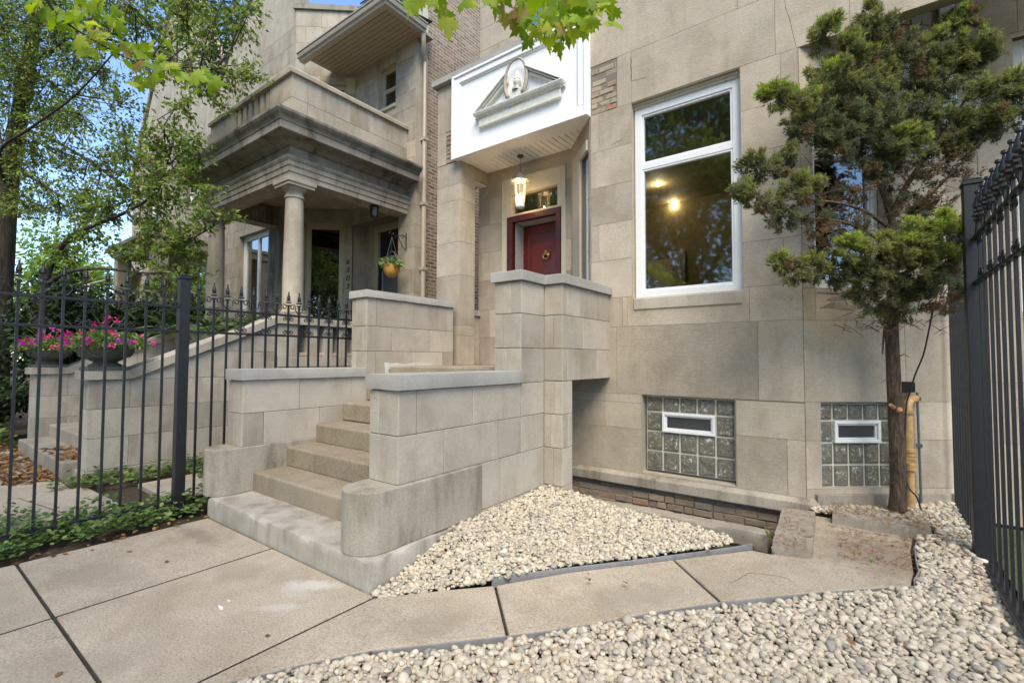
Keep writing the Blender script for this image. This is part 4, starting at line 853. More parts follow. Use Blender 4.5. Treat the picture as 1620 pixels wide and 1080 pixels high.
s.box(-2.69, -2.466, 4.184, YF - .004, 1.282, 2.27, -1.0)
s.build('parapet_wall', M['block'], st, bevel=.0035)
# left cheek and upper left parapet
s = MB(); wallblocks(s, -5.262, -4.955, [[2.42, 3.04, 3.5], [2.80, 3.45]], [.62, .951, 1.278], 2.214, 3.66)
endjoint(s, -5.262, -4.955, 2.214, .62, .951, [-5.13]); endjoint(s, -5.262, -4.955, 2.214, .951, 1.278, [-5.03])
wallblocks(s, -5.262, -4.955, [[3.80, 4.40, 4.98], [4.05, 4.72], [3.80, 4.42, 5.05]], [1.278, 1.596, 1.909, 2.262], 3.66, 5.2)
for z0, z1, xs in ((1.278, 1.596, [-5.17]), (1.596, 1.909, [-5.05]), (1.909, 2.262, [-5.18])): endjoint(s, -5.262, -4.955, 3.66, z0, z1, xs)
s.box(-5.255, -4.96, 3.1, 5.3, -.05, 1.3, .45)
s.build('parapet_wall', M['block'], st, bevel=.0035)
# round nosed base blocks
def basestone(xa, xb, yc, yend, z0, z1):
    r_ = (xb - xa) / 2; cx = (xa + xb) / 2; poly = [(xb, yend), (xa, yend)] + [(cx - r_ * math.cos(a), yc - r_ * math.sin(a)) for a in np.linspace(0, math.pi, 20)]
    b_ = MB(); b_.prism(poly, z0, z1); return b_
b_ = basestone(-3.025, -2.650, 2.140, 3.155, .176, .600); b_.box(-2.72, -2.63, 2.2, 3.15, -.05, .170, .3); b_.build('base_block', M['base'], st, bevel=.010, seg=2)
b_ = basestone(-5.295, -4.945, 2.125, 2.99, .176, .622); b_.box(-5.29, -5.05, 2.1, 3.0, -.05, .173, .3); b_.box(-5.255, -4.948, 2.99, 3.3, .5, .63, .4); b_.build('base_block', M['base'], st, bevel=.010, seg=2)
bk = MB(); brickwork(bk, (-2.645, 0, 0), (0, 1, 0), 2.0, 3.0, -.03, .14, seed=5, out=.02); bk.build('brick_footing', M['base3'], st, bevel=.004)
def coping(path_poly, z0, z1):
    c_ = MB(); t = .5 + rr.uniform(-.15, .15)
    if len(path_poly) == 4: roughbox(c_, path_poly[0][0], path_poly[1][0], path_poly[0][1], path_poly[2][1], z0, z1, st=.04, amp=.0012, chip=.007, tone=t, seed=path_poly[0][1]); return c_.build('coping', M['cap'], st, smooth=True, auto=True)
    c_.prism(path_poly, z0, z1, t); return c_.build('coping', M['cap'], st, bevel=.006, seg=2)
coping([(-3.04, 2.23), (-2.648, 2.23), (-2.648, 3.762), (-3.04, 3.762)], 1.270, 1.388)
coping([(-5.295, 2.18), (-4.922, 2.18), (-4.922, 3.656), (-5.295, 3.656)], 1.280, 1.392)
coping([(-5.295, 3.625), (-4.922, 3.625), (-4.922, 5.21), (-5.295, 5.21)], 2.264, 2.362)
coping([(-3.045, 3.73), (-2.648, 3.73), (-2.648, 4.143), (-2.428, 4.143), (-2.428, YF - .009), (-2.74, YF - .009), (-2.74, 4.5), (-3.045, 4.5)], 2.272, 2.372)
# ================================================================== NEIGHBOUR HOUSE (6503)
nb = thing('columned_greystone_house', 'limestone rowhouse with columned porch, stone balcony and tan gutter, numbered 6503', 'house', (-9, 5.7, 0))
rr = random.Random(17)
def crs(u0, u1, z0, z1, h, L):
    n = max(1, round((z1 - z0) / h)); zs = [z0 + (z1 - z0) * i / n for i in range(n + 1)]; return courses(u0, u1, zs, L, rr, .25)
mb = MB(); X1c, Yb = -10.66, 5.75; YW = 6.65; X2c = -9.60
nwin = (-13.30, -11.62, 2.35, 4.72)
bl = crs(-15.0, X1c, 0, 9.75, .40, .9); wallface(mb, (0, Yb, 0), U0, bl, [nwin], .3, gap=.006); reveal(mb, (0, Yb, 0), U0, nwin, .3)
# gable above the front bay
Uf = Vector((X2c - X1c, YW - Yb, 0)); LF = Uf.length; Uf.normalize(); OF = (X1c, Yb, 0)
fw1 = (.30, 1.19, 2.2, 4.66); fw2 = (.55, 1.20, 6.6, 7.98)
bl = crs(0, LF, 1.4, 9.75, .40, .7); wallface(mb, OF, Uf, bl, [fw1, fw2], .3, gap=.006); reveal(mb, OF, Uf, fw1, .2); reveal(mb, OF, Uf, fw2, .2)
bl = crs(X2c, -7.47, 5.0, 9.0, .37, .6); nw3 = (-8.70, -8.11, 7.05, 8.0); wallface(mb, (0, YW, 0), U0, bl, [nw3], .3, gap=.006); reveal(mb, (0, YW, 0), U0, nw3, .2)
bl = crs(X2c, -7.97, 4.62, 5.0, .38, .6); wallface(mb, (0, YW, 0), U0, bl, [], .3, gap=.006)
for z0, z1 in zip([0, .5, 1.0, 1.5, 1.95, 2.4, 2.88, 3.36, 3.82, 4.3, 4.72], [.5, 1.0, 1.5, 1.95, 2.4, 2.88, 3.36, 3.82, 4.3, 4.72, 5.0]): mb.box(-7.97, -7.46, YW - .004, 6.98, z0 + .003, z1 - .003, .5 + rr.uniform(-.2, .2))
mb.box(-7.965, -7.465, YW, 6.97, 0, 5.0, -1.0); mb.box(-7.5, -7.455, YW - .002, 6.98, 5.0, 9.0, .5)
bl = crs(-9.9, -7.9, 1.4, 5.0, .45, .6); nd = (-9.30, -8.1, 1.42, 4.62); wallface(mb, (0, 7.05, 0), U0, bl, [nd], .2, gap=.006)
mb.box(-8.02, -7.97, 6.9, 7.05, 1.4, 4.6, .5); mb.box(-9.62, -9.58, 6.68, 7.05, 1.4, 4.62, .5)
mb.extrude([(-15.0, Yb + .3, 9.75), (X1c, Yb + .3, 9.75), (X1c, Yb + .3, 10.9), (-12.3, Yb + .3, 11.4), (-13.76, Yb + .3, 10.42)], (0, -.3, 0), .5)
mb.box(-7.50, -7.45, 5.1 + 1.6, 6.98, 0, .2, .5)
mb.build('wall', M['nstone'], nb)
bs = MB(); bs.box(-7.72, -7.43, 6.98, 22, -.05, 13.0); bs.build('brick_side_wall', M['brickside'], nb)
bk = MB(); bk.box(-15, -7.74, 7.5, 15.9, 0, 8.9); bk.build('house_core', M['dark'], nb)
cc = MB(); a_ = Vector(OF); cc.obox(OF, Uf, -.05, LF + .05, -.35, .06, 9.752, 9.87, .4); cc.obox(OF, Uf, -.05, LF + .05, -.35, .02, 9.872, 9.90, .3)
cc.extrude([(-13.90, Yb - .06, 10.30), (-13.76, Yb - .06, 10.43), (-12.3, Yb - .06, 11.42), (X1c, Yb - .06, 10.92), (X1c, Yb - .06, 11.02), (-12.3, Yb - .06, 11.54), (-13.84, Yb - .06, 10.52), (-15.1, Yb - .06, 9.0), (-15.1, Yb - .06, 8.85)], (0, .4, 0), .3)
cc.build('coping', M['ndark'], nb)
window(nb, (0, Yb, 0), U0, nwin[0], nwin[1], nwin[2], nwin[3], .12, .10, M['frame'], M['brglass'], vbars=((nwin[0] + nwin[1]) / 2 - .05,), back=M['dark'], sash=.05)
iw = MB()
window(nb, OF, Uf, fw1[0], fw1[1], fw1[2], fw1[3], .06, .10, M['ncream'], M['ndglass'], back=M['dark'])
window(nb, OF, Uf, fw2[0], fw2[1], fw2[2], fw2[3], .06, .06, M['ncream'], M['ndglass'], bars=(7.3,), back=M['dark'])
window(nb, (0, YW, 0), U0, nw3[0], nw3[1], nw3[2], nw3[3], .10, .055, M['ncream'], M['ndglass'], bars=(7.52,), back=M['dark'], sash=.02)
sl_ = MB(); sl_.box(nw3[0] - .03, nw3[1] + .03, YW - .05, YW, 6.98, 7.05, .5); sl_.build('window_sill', M['ncream'], nb, bevel=.005)
# neighbour's door
OD2 = (0, 7.05, 0)
t_ = MB(); t_.obox(OD2, U0, nd[0], nd[0] + .14, -.1, .02, 1.42, 4.62); t_.obox(OD2, U0, nd[1] - .1, nd[1], -.1, .02, 1.42, 4.62); t_.obox(OD2, U0, nd[0] + .14, nd[1] - .1, -.1, .02, 4.48, 4.62); t_.obox(OD2, U0, nd[0] + .14, nd[1] - .1, -.1, .03, 3.72, 3.86)
t_.build('door_surround', M['ncream'], nb, bevel=.006)
t_ = MB(); t_.obox(OD2, U0, nd[0] + .12, nd[1] - .08, -.07, -.06, 3.84, 4.5); t_.build('transom_pane', M['dark'], nb)
t_ = MB(); t_.obox(OD2, U0, nd[0] + .14, nd[0] + .24, -.09, -.01, 1.42, 3.72); t_.obox(OD2, U0, nd[0] + .24, nd[1] - .1, -.09, -.01, 3.60, 3.72); fo = t_.build('door_frame', M['dark'], nb)
t_ = MB(); t_.obox(OD2, U0, nd[0] + .24, nd[1] - .1, -.12, -.04, 1.42, 3.60); do2 = t_.build('door', plain('grey_door', (.055, .058, .062), .35), nb)
t_ = MB(); t_.obox(OD2, U0, nd[0] + .245, nd[0] + .285, -.04, -.03, 1.5, 3.55); t_.build('door_strip', plain('door_strip', (.25, .26, .28), .4), do2)
# house number on the facet pier, wrought numerals
def numeral(txt, loc, U, size, mat, parent, name='numeral'):
    cu = bpy.data.curves.new('c', 'FONT'); cu.body = txt; cu.size = size; cu.extrude = .004; cu.shear = .25; cu.align_x = 'CENTER'
    to = bpy.data.objects.new('c', cu); COL.objects.link(to); bpy.context.view_layer.update()
    me = bpy.data.meshes.new_from_object(to.evaluated_get(bpy.context.evaluated_depsgraph_get())); bpy.data.objects.remove(to)
    U = Vector(U); Nn = Vector((U.y, -U.x, 0)); rot = Matrix(((U.x, 0, Nn.x), (U.y, 0, Nn.y), (0, 1, 0))).to_4x4()
    L = ORG[parent]; me.transform(Matrix.Translation(Vector(loc) - L) @ rot); me.materials.clear(); me.materials.append(mat)
    return mesh_object(name, me, parent)
for k, chh in enumerate('6503'):
    s_ = 1.375 - .10
    P_ = Vector(OF) + Uf * (LF - .10) + Vector((Uf.y, -Uf.x, 0)) * .02
    numeral(chh, (P_.x, P_.y, 3.70 - k * .192), Uf, .175, M['dark'], nb)
# porch: floor, side walls, columns
pf = MB(); pf.box(-11.0, -7.95, 3.92, 7.04, 1.20, 1.40, .5); pf.box(-11.0, -7.95, 4.0, 6.6, 0, 1.2, .4); pf.build('porch_floor', M['concrete'], nb, bevel=.02)
def column(cx, cy):
    z0, z1 = 2.20, 4.545; c = MB(); H_ = z1 - z0
    c.box(cx - .235, cx + .235, cy - .235, cy + .235, z0, z0 + .055)
    c.lathe((cx, cy, z0), [(.205, .055), (.215, .085), (.205, .115), (.18, .12), (.185, .145), (.175, .165), (.166, .19), (.165, .8), (.158, 1.3), (.147, 1.9), (.142, H_ - .30), (.16, H_ - .295), (.163, H_ - .28), (.16, H_ - .265), (.145, H_ - .26), (.145, H_ - .19), (.16, H_ - .18), (.195, H_ - .135), (.20, H_ - .125), (0, H_ - .12)], 40)
    c.box(cx - .235, cx + .235, cy - .235, cy + .235, H_ + z0 - .125, H_ + z0 - .075); c.box(cx - .255, cx + .255, cy - .255, cy + .255, H_ + z0 - .075, H_ + z0 - .001)
    return c.build('column', M['nstone'], nb, smooth=True, auto=True, bevel=0)
column(-7.88, 4.29); column(-10.98, 4.29)
AX0, AX1, AY0 = -11.2, -7.68, 4.08
P3 = [(AX0, YW - .01), (AX0, AY0), (AX1, AY0), (AX1, YW - .002)]
en = MB(); en.path(P3, [(-.38, 4.545), (0, 4.545), (0, 4.63), (.018, 4.64), (.018, 4.73), (.036, 4.74), (.036, 4.81), (.055, 4.83), (.075, 4.86), (.075, 4.885), (.01, 4.90), (.01, 4.905), (-.38, 4.905)][::-1], tone=.6)
en.build('architrave', stone('stained_architrave', (.36, .32, .262), grime=.85, dark=.45, grain=1.1), nb)
en = MB(); en.path(P3, [(-.37, 4.906), (.0, 4.906), (.0, 5.07), (-.37, 5.07)][::-1], tone=.5)
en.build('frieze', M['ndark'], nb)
en = MB(); en.path(P3, [(-.36, 5.07), (.03, 5.07), (.045, 5.085), (.07, 5.09), (.07, 5.105), (.10, 5.125), (.12, 5.13), (.13, 5.145), (.335, 5.155), (.335, 5.165), (.345, 5.165), (.345, 5.285), (.36, 5.29), (.365, 5.31), (.385, 5.34), (.43, 5.375), (.455, 5.41), (.46, 5.45), (.43, 5.462), (-.05, 5.50), (-.36, 5.50)][::-1], tone=.5)
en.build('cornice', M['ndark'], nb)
en = MB(); en.box(AX0 + .2, AX1 - .2, AY0 + .3, YW - .01, 5.0, 5.06, .5); en.box(AX0 + .2, AX1 - .2, AY0 + .2, YW, 5.42, 5.52, .5); en.build('porch_ceiling', M['nstone'], nb)
bm_ = MB(); bm_.box(-11.15, -10.85, 4.5, 5.75, 4.55, 5.0, .3); bm_.box(-11.35, -10.8, 5.55, 5.75, 1.4, 5.0, .4); bm_.box(-10.86, -10.8, 5.52, 5.55, 1.4, 5.0, .3); bm_.build('beam', M['ndark'], nb, bevel=.01)
# balcony parapet: solid blocks, balusters on the left of the front
s = MB()
def pb(x0, x1, y0, y1, z0, z1): s.box(x0 + .002, x1 - .002, y0 + .002, y1 - .002, z0 + .002, z1 - .002, .5 + rr.uniform(-.2, .2))
zP = [5.45, 5.93, 6.335]; bxl, bxr = -9.79, -8.47
for x0, x1 in ((-10.95, -10.4), (-10.4, bxl), (bxr, -8.0), (-8.0, AX1 - .03)): pb(x0, x1, 4.11, 4.40, zP[0], zP[1]); pb(x0, x1, 4.11, 4.40, zP[1], zP[2])
for i in range(6): x = bxl + (i + .5) * (bxr - bxl) / 6; pb(x - .06, x + .06, 4.12, 4.39, 5.80, 6.335); pb(x - .06, x + .06, 4.12, 4.39, 5.45, 5.66)
pb(bxl, bxr, 4.11, 4.39, 5.66, 5.80)
for z0, z1, ys in ((5.45, 5.93, [4.40, 4.6, 5.35, 6.0]), (5.93, 6.335, [4.40, 4.75, 5.25, 5.7, 6.2])):
    for a, b in zip(ys, ys[1:] + [YW]): pb(AX1 - .33, AX1 - .03, a, b, z0, z1)
s.build('balcony_parapet', M['nstone'], nb, bevel=.003)
cp2 = MB(); cp2.path([(-10.97, 4.11), (AX1 - .03, 4.11), (AX1 - .03, YW)], [(-.33, 6.337), (.05, 6.337), (.055, 6.40), (.03, 6.43), (-.33, 6.44)][::-1], tone=.5); cp2.build('balcony_coping', M['nstone'], nb)
cbk = MB(); cbk.extrude([(-11.02, 4.2, 6.33), (-11.02, 4.2, 5.7), (-11.1, 4.2, 5.72), (-11.16, 4.2, 5.95), (-11.35, 4.2, 6.12), (-11.4, 4.2, 6.3)], (0, .2, 0)); cbk.build('bracket', M['nstone'], nb)
# eaves with soffit, gutter, downpipe, tiled roof
EX0, EX1, EY = -10.2, -7.17, 5.58; ze = 8.25
e_ = MB()
y = EY + .08
while y < YW: e_.box(EX0 + .3, EX1 - .1, y, min(y + .088, YW), ze - .006, ze + .01); y += .1
e_.box(EX0 + .2, EX1 - .05, EY + .05, 6.9, ze + .012, ze + .06); e_.build('soffit', M['soffit'], nb)
g_ = MB(); g_.path([(EX0, EY + .02), (EX1, EY + .02), (EX1, 6.62)], [(-.12, ze - .02), (0, ze - .02), (.01, ze + .02), (.05, ze + .04), (.065, ze + .09), (.06, ze + .12), (.085, ze + .13), (.085, ze + .15), (-.12, ze + .15)][::-1]); g_.build('gutter', M['gutter'], nb)
d_ = MB(); dp = [at(663, 56, X=-7.27), at(664, 64, X=-7.30), at(668, 78, X=-7.36), at(671, 90, X=-7.38)]
x_, y_ = -7.385, 6.83
pts = [Vector((-7.22, 6.62, ze - .0)), Vector((-7.22, 6.62, ze - .16)), Vector((-7.30, 6.70, ze - .32)), Vector((x_, y_, ze - .46)), Vector((x_, y_, 5.0)), Vector((x_, y_, .1))]
d_.tube(pts, .05, 8); [d_.box(x_ - .06, x_ + .06, y_ - .06, y_ + .06, z, z + .06) for z in (3.35, 4.72, 6.1)]; d_.build('downpipe', M['gutter'], nb, smooth=True, auto=True)
rf = MB(); rf.add([(EX0 + .3, EY + .02, ze + .10), (EX1, EY + .02, ze + .10), (EX1, YW + .2, ze + .35), (EX0 + .3, YW + .2, ze + .35)], [(0, 1, 2, 3)])
for i in range(26):
    t0 = i / 26; f_ = lambda t, x: (x, YW - .25 + t * 1.2, ze + .75 + t * 3.6)
    a, b = -9.55, -7.55; p0 = f_(t0, a); p1 = f_(t0, b); rf.extrude([p0, p1, (p1[0], p1[1] - .012, p1[2] + .025), (p0[0], p0[1] - .012, p0[2] + .025)], (0, .14, .13), rr.random())
rf.build('roof', M['tile'], nb)
sd = MB(); sd.extrude([(-7.44, 6.66, 8.4), (-7.44, 6.95, 8.4), (-7.44, 6.95, 9.6), (-7.44, 6.90, 9.6), (-7.44, 6.80, 9.1), (-7.44, 6.70, 8.85)], (-.1, 0, 0)); sd.build('verge_board', M['cream'], nb)
# wall lantern and camera under the porch, hanging basket bracket
p = at(592, 334, Y=5.9); wl_ = MB(); wl_.lathe((p.x, p.y, p.z - .14), [(0, 0), (.05, 0), (.07, .03), (.085, .20), (.11, .215), (.07, .27), (.03, .30), (.015, .36), (0, .37)], 6); wl_.tube([(p.x, p.y, p.z + .2), (p.x, p.y, 5.0)], .01, 6)
wl_.build('porch_lantern', M['iron'], nb)
p = at(627, 332, Y=6.45); c_ = MB(); c_.tube([(p.x - .02, p.y - .1, p.z + .01), (p.x, p.y + .06, p.z + .02)], .035, 12); c_.tube([(p.x, p.y + .03, p.z), (p.x + .03, YW, p.z - .0)], .015, 6); c_.build('security_camera', M['orn'], nb, smooth=True)
p = at(642.5, 384, Y=YW - .01); q = Vector((p.x, p.y, p.z)); br = MB(); bx = at(620, 376, Y=6.25)
br.tube([(q.x, q.y, q.z - .17), (q.x, q.y, q.z + .2)], .012, 6)
def lerp(a, b, t): return a + (b - a) * t
arm = [Vector((lerp(q.x, bx.x, t), lerp(q.y, bx.y, t), q.z + .10 * math.sin(t * 3.0) * (1 - t) + .11 * (1 - t) - .0)) for t in np.linspace(0, 1, 14)]
br.tube(arm, .009, 6); arm2 = [Vector((lerp(q.x, bx.x, t * .6), lerp(q.y, bx.y, t * .6), q.z - .16 + .25 * t ** 1.5)) for t in np.linspace(0, 1, 12)]; br.tube(arm2, .008, 6)
for cxx in (.25, .8, 1.05):
    cc_ = Vector((lerp(q.x, bx.x, cxx), lerp(q.y, bx.y, cxx), q.z + .10)); br.tube([cc_ + Vector(((bx.x - q.x) * .12 * math.cos(a), (bx.y - q.y) * .12 * math.cos(a), .05 * math.sin(a))) * (1 - a / 9) for a in np.linspace(0, 6.5, 16)], .007, 5)
br.build('basket_bracket', M['iron'], nb)
hb = thing('hanging_basket', 'round ochre pot of trailing green plants hanging from a scrolled bracket beside the grey door', 'hanging basket', (bx.x, bx.y, bx.z - .75))
zc = at(618, 421, Y=bx.y).z; pt_ = MB(); pt_.lathe((bx.x, bx.y, zc), [(.165, .02), (.175, .02), (.175, 0), (.165, -.08), (.13, -.17), (.075, -.225), (0, -.235)], 24); pt_.build('pot', M['basket'], hb, smooth=True)
hh = MB()
for k in range(3):
    a = k * 2.094 + .5; hh.tube([(bx.x + .17 * math.cos(a), bx.y + .17 * math.sin(a), zc), (bx.x, bx.y, bx.z + .02)], .004, 5)
hh.tube([(bx.x + .17 * math.cos(a), bx.y - .0, zc + .30 * math.sin(a)) for a in np.linspace(0, math.pi, 14)], .011, 6); hh.build('hanger', M['urn'], hb)
n = 420; A = rng.normal(size=(n, 3)); A /= np.linalg.norm(A, axis=1, keepdims=True); A[:, 2] = np.abs(A[:, 2]) * .8 - .15
Pp = np.array([bx.x, bx.y, zc + .03]) + A * np.array([.2, .2, .16]) * rng.uniform(.5, 1.05, (n, 1)); V, F, ix = scatter(*OVAL, Pp, A + rng.normal(size=(n, 3)) * .5, rng.uniform(.05, .10, n))
fastmesh('foliage', V, F, rng.random(n)[ix], LEAF['basket'], hb)

# neighbour's stairs
ns = thing('porch_stairs', 'wide limestone stairs with sloping block side walls leading to the columned porch', 'stairs', (-9.4, 1.6, 0))
def clip_below(poly, f):
    """keep the part of a (y, z) polygon under the line z = f(y)"""
    out = []; n = len(poly)
    for i in range(n):
        p, q = poly[i], poly[(i + 1) % n]; dp, dq = f(p[0]) - p[1], f(q[0]) - q[1]
        if dp >= 0: out.append(p)
        if dp * dq < 0: t = dp / (dp - dq); out.append((p[0] + (q[0] - p[0]) * t, p[1] + (q[1] - p[1]) * t))
    return out
def sidewall(xa, xb):
    w_ = MB(); zc_ = [.11, .5, .86, 1.222, 1.60, 2.06]; slope = lambda y: 1.225 + (2.06 - 1.225) * (y - 2.02) / (3.92 - 2.02)
    for i in range(5):
        ye = 6.6 if i < 3 else 3.925; xs = [1.60] + [2.02 + .62 * k + (.0, .33)[i % 2] for k in range(9) if 2.02 + .62 * k + .35 < ye - .1] + [ye]
        for a, b in zip(xs[:-1], xs[1:]):
            poly = [(a + .003, zc_[i] + .003), (b - .003, zc_[i] + .003), (b - .003, zc_[i + 1] - .003), (a + .003, zc_[i + 1] - .003)]
            if i > 2: poly = clip_below(poly, slope)
            if len(poly) > 2: w_.extrude([(xb, y, z) for y, z in poly], (xa - xb, 0, 0), .5 + rr.uniform(-.3, .3))
    w_.box(xa, xb, 3.93, 6.6, 1.225, 1.358, .5)
    w_.box(xa - .03, xb + .035, 1.56, 6.6, -.1, .105, .35)
    w_.extrude([(xa + .008, 1.61, 0), (xa + .008, 6.59, 0), (xa + .008, 6.59, 1.35), (xa + .008, 3.92, 1.35), (xa + .008, 3.91, 2.04), (xa + .008, 2.03, 1.215), (xa + .008, 1.61, 1.21)], (xb - xa - .016, 0, 0), -1.0)
    w_.build('side_wall', M['nwall'], ns, bevel=.004)
    c = MB(); e = .045
    c.extrude([(xb + e, 1.545, 1.225), (xb + e, 2.02, 1.225), (xb + e, 3.92, 2.062), (xb + e, 3.92, 2.19), (xb + e, 1.98, 1.335), (xb + e, 1.545, 1.335)], (xa - xb - 2 * e, 0, 0), .6)
    c.build('sloping_coping', M['nwall'], ns, bevel=.006)
    # balustrade along the porch side
    b_ = MB(); b_.box(xa, xb, 3.93, 4.30, 1.53, 2.062, .6); b_.box(xa - .01, xb + .01, 3.94, 6.6, 1.36, 1.53, .5); y = 4.46
    b_.box(xa + .12, xb - .02, 4.30, 6.6, 1.54, 1.60, .5)
    while y < 6.5: b_.box(xa + .03, xb - .004, y, y + .17, 1.53, 2.062, .5 + rr.uniform(-.2, .2)); y += .30
    b_.build('balustrade', M['nwall'], ns, bevel=.006)
    b_ = MB(); b_.box(xa - .04, xb + .045, 3.922, 6.62, 2.064, 2.198, .6); b_.build('balustrade_coping', M['nwall'], ns, bevel=.006)
sidewall(-8.00, -7.65); sidewall(-11.25, -10.90)
for k in range(7):
    s = MB(); y = 1.45 + .35 * k; x0 = -10.89; s.box(x0, -8.01, y, y + (.8 if k < 6 else .2) , .2 * k - .1, .2 * (k + 1), .5 + rr.uniform(-.1, .1)); s.build('step', M['concrete'], ns, bevel=.015, seg=2)
fw_ = MB()
for xa, xb in ((-8.9, -7.35), (-10.6, -8.91), (-13.5, -10.61)): slab(fw_, [(xa, -.6), (xb, -.6), (xb, 1.42), (xa, 1.42)], tone=rr.uniform(.4, .6))
slab(fw_, [(-7.34, 1.0), (-5.85, 1.25), (-5.75, 1.60), (-7.2, 1.55), (-7.34, 1.5)]); slab(fw_, [(-7.34, -.6), (-6.2, -.6), (-6.0, 1.2), (-7.34, .98)])
slab(fw_, [(-7.0, 1.95), (-5.7, 1.95), (-5.6, 2.6), (-7.0, 2.6)])
struct('garden_path', fw_, M['walk'], bevel=.006)

# ================================================================== THIRD HOUSE and far house
th = thing('gabled_greystone_house', 'pale gabled stone house seen through the left tree beyond the balcony', 'house', (-18, 5.8, 0))
mb = MB(); bl = crs(-22.2, -15.05, 0, 8.2, .45, 1.0); tw = [(-17.0, -15.9, 6.2, 8.0), (-20.4, -19.3, 6.2, 8.0), (-17.6, -15.4, 1.6, 4.2)]
wallface(mb, (0, 5.75, 0), U0, bl, tw, .3, gap=.008)
mb.extrude([(-22.2, 6.05, 8.2), (-15.05, 6.05, 8.2), (-15.05, 6.05, 10.4), (-17.5, 6.05, 14.2), (-18.2, 6.05, 14.2)], (0, -.3, 0), .5); mb.build('wall', M['nstone'], th)
mb = MB(); mb.extrude([(-22.4, 5.69, 8.1), (-18.3, 5.69, 14.3), (-18.3, 5.69, 14.5), (-22.5, 5.69, 8.3)], (0, .4, 0)); mb.build('gable_coping', M['ndark'], th)
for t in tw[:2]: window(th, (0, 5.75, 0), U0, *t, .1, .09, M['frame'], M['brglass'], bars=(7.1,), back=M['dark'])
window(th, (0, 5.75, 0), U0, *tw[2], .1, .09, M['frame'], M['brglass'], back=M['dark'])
mb = MB(); mb.box(-18.6, -15.1, 4.35, 5.74, 4.55, 4.75); mb.box(-18.8, -15.06, 4.2, 5.74, 4.75, 4.86); mb.box(-18.6, -18.25, 4.4, 4.75, 0, 4.55); mb.box(-15.5, -15.15, 4.4, 4.75, 0, 4.55); mb.box(-18.6, -15.1, 4.4, 5.74, 0, 1.4); mb.build('side_porch', M['nstone'], th, bevel=.01)
aw = MB()
for i in range(9): x = -23.1 + i * .25; aw.extrude([(x, 5.74, 4.62), (x + .25, 5.74, 4.62), (x + .25, 4.3, 3.98), (x, 4.3, 3.98)], (0, 0, .02), .5, i % 2); aw.extrude([(x, 4.3, 3.98), (x + .25, 4.3, 3.98), (x + .25, 4.28, 3.74), (x, 4.28, 3.74)], (0, .01, 0), .5, i % 2)
aw.build('awning', [M['white'], plain('awning_grey', (.10, .10, .11), .7)], th)
# ================================================================== IRON FENCES
def iron_parts():
    out = {}
    m = MB(); r_ = .0095                          # picket: square bar, collar rings, spear finial (origin at ground)
    m.box(-r_, r_, -r_, r_, .04, 2.02 + .11)
    for z, s_ in ((2.115, .020), (2.15, .024), (2.175, .017)): m.box(-s_, s_, -s_, s_, z, z + .014)
    m.lathe((0, 0, 2.19), [(.013, 0), (.021, .012), (.017, .035), (.009, .065), (.006, .078), (.0095, .086), (.006, .096), (0, .098)], 10)
    out['left'] = m
    m = MB(); r_ = .0085
    m.box(-r_, r_, -r_, r_, -.02, 2.50)
    for z, s_ in ((2.485, .024), (2.515, .031), (2.545, .024)): m.box(-s_, s_, -s_, s_, z, z + .014)
    m.lathe((0, 0, 2.56), [(.018, 0), (.030, .018), (.026, .045), (.012, .095), (.009, .108), (.017, .118), (.016, .132), (0, .14)], 12)
    out['right'] = m
    return out
IP = iron_parts()
def spiral(c, r0, turns, sgn, a0, axis, n=20):
    """flat spiral in the (axis, z) plane"""
    pts = []
    for i in range(n):
        t = i / (n - 1); a = a0 + sgn * turns * 2 * math.pi * t; r_ = r0 * (1 - .72 * t)
        pts.append(Vector(c) + axis * (r_ * math.cos(a)) + Vector((0, 0, r_ * math.sin(a))))
    return pts
def scrollset(w_, hz, up=True, r0=.034, wire=.0055):
    """C-scrolls flanking one picket: curls at the picket, tails springing from the rail"""
    Y = Vector((0, 1, 0)); m = MB()
    for s_ in (-1, 1):
        if up:
            c = Vector((0, s_ * (r0 + .016), hz + .10)); pts = spiral(c, r0, 1.15, -s_, math.pi * (0 if s_ > 0 else 1), Y)
            tail = [Vector((0, s_ * w_ * .98, hz + .012)), Vector((0, s_ * w_ * .8, hz + .03)), Vector((0, s_ * (w_ * .6), hz + .07))]
            pts = spiral(c, r0, 1.25, s_, (-.15 * math.pi if s_ > 0 else 1.15 * math.pi), Y)
            m.tube(tail + pts, wire, 6)
        else:
            c = Vector((0, s_ * (r0 + .012), hz)); m.tube(spiral(c, r0 * .9, 1.3, s_, (-.5 * math.pi if up else .5 * math.pi), Y), wire, 6)
    m.box(-.004, .004, -r0 * 1.3, r0 * 1.3, hz + (.02 if up else -.004), hz + (.028 if up else .004))
    return m
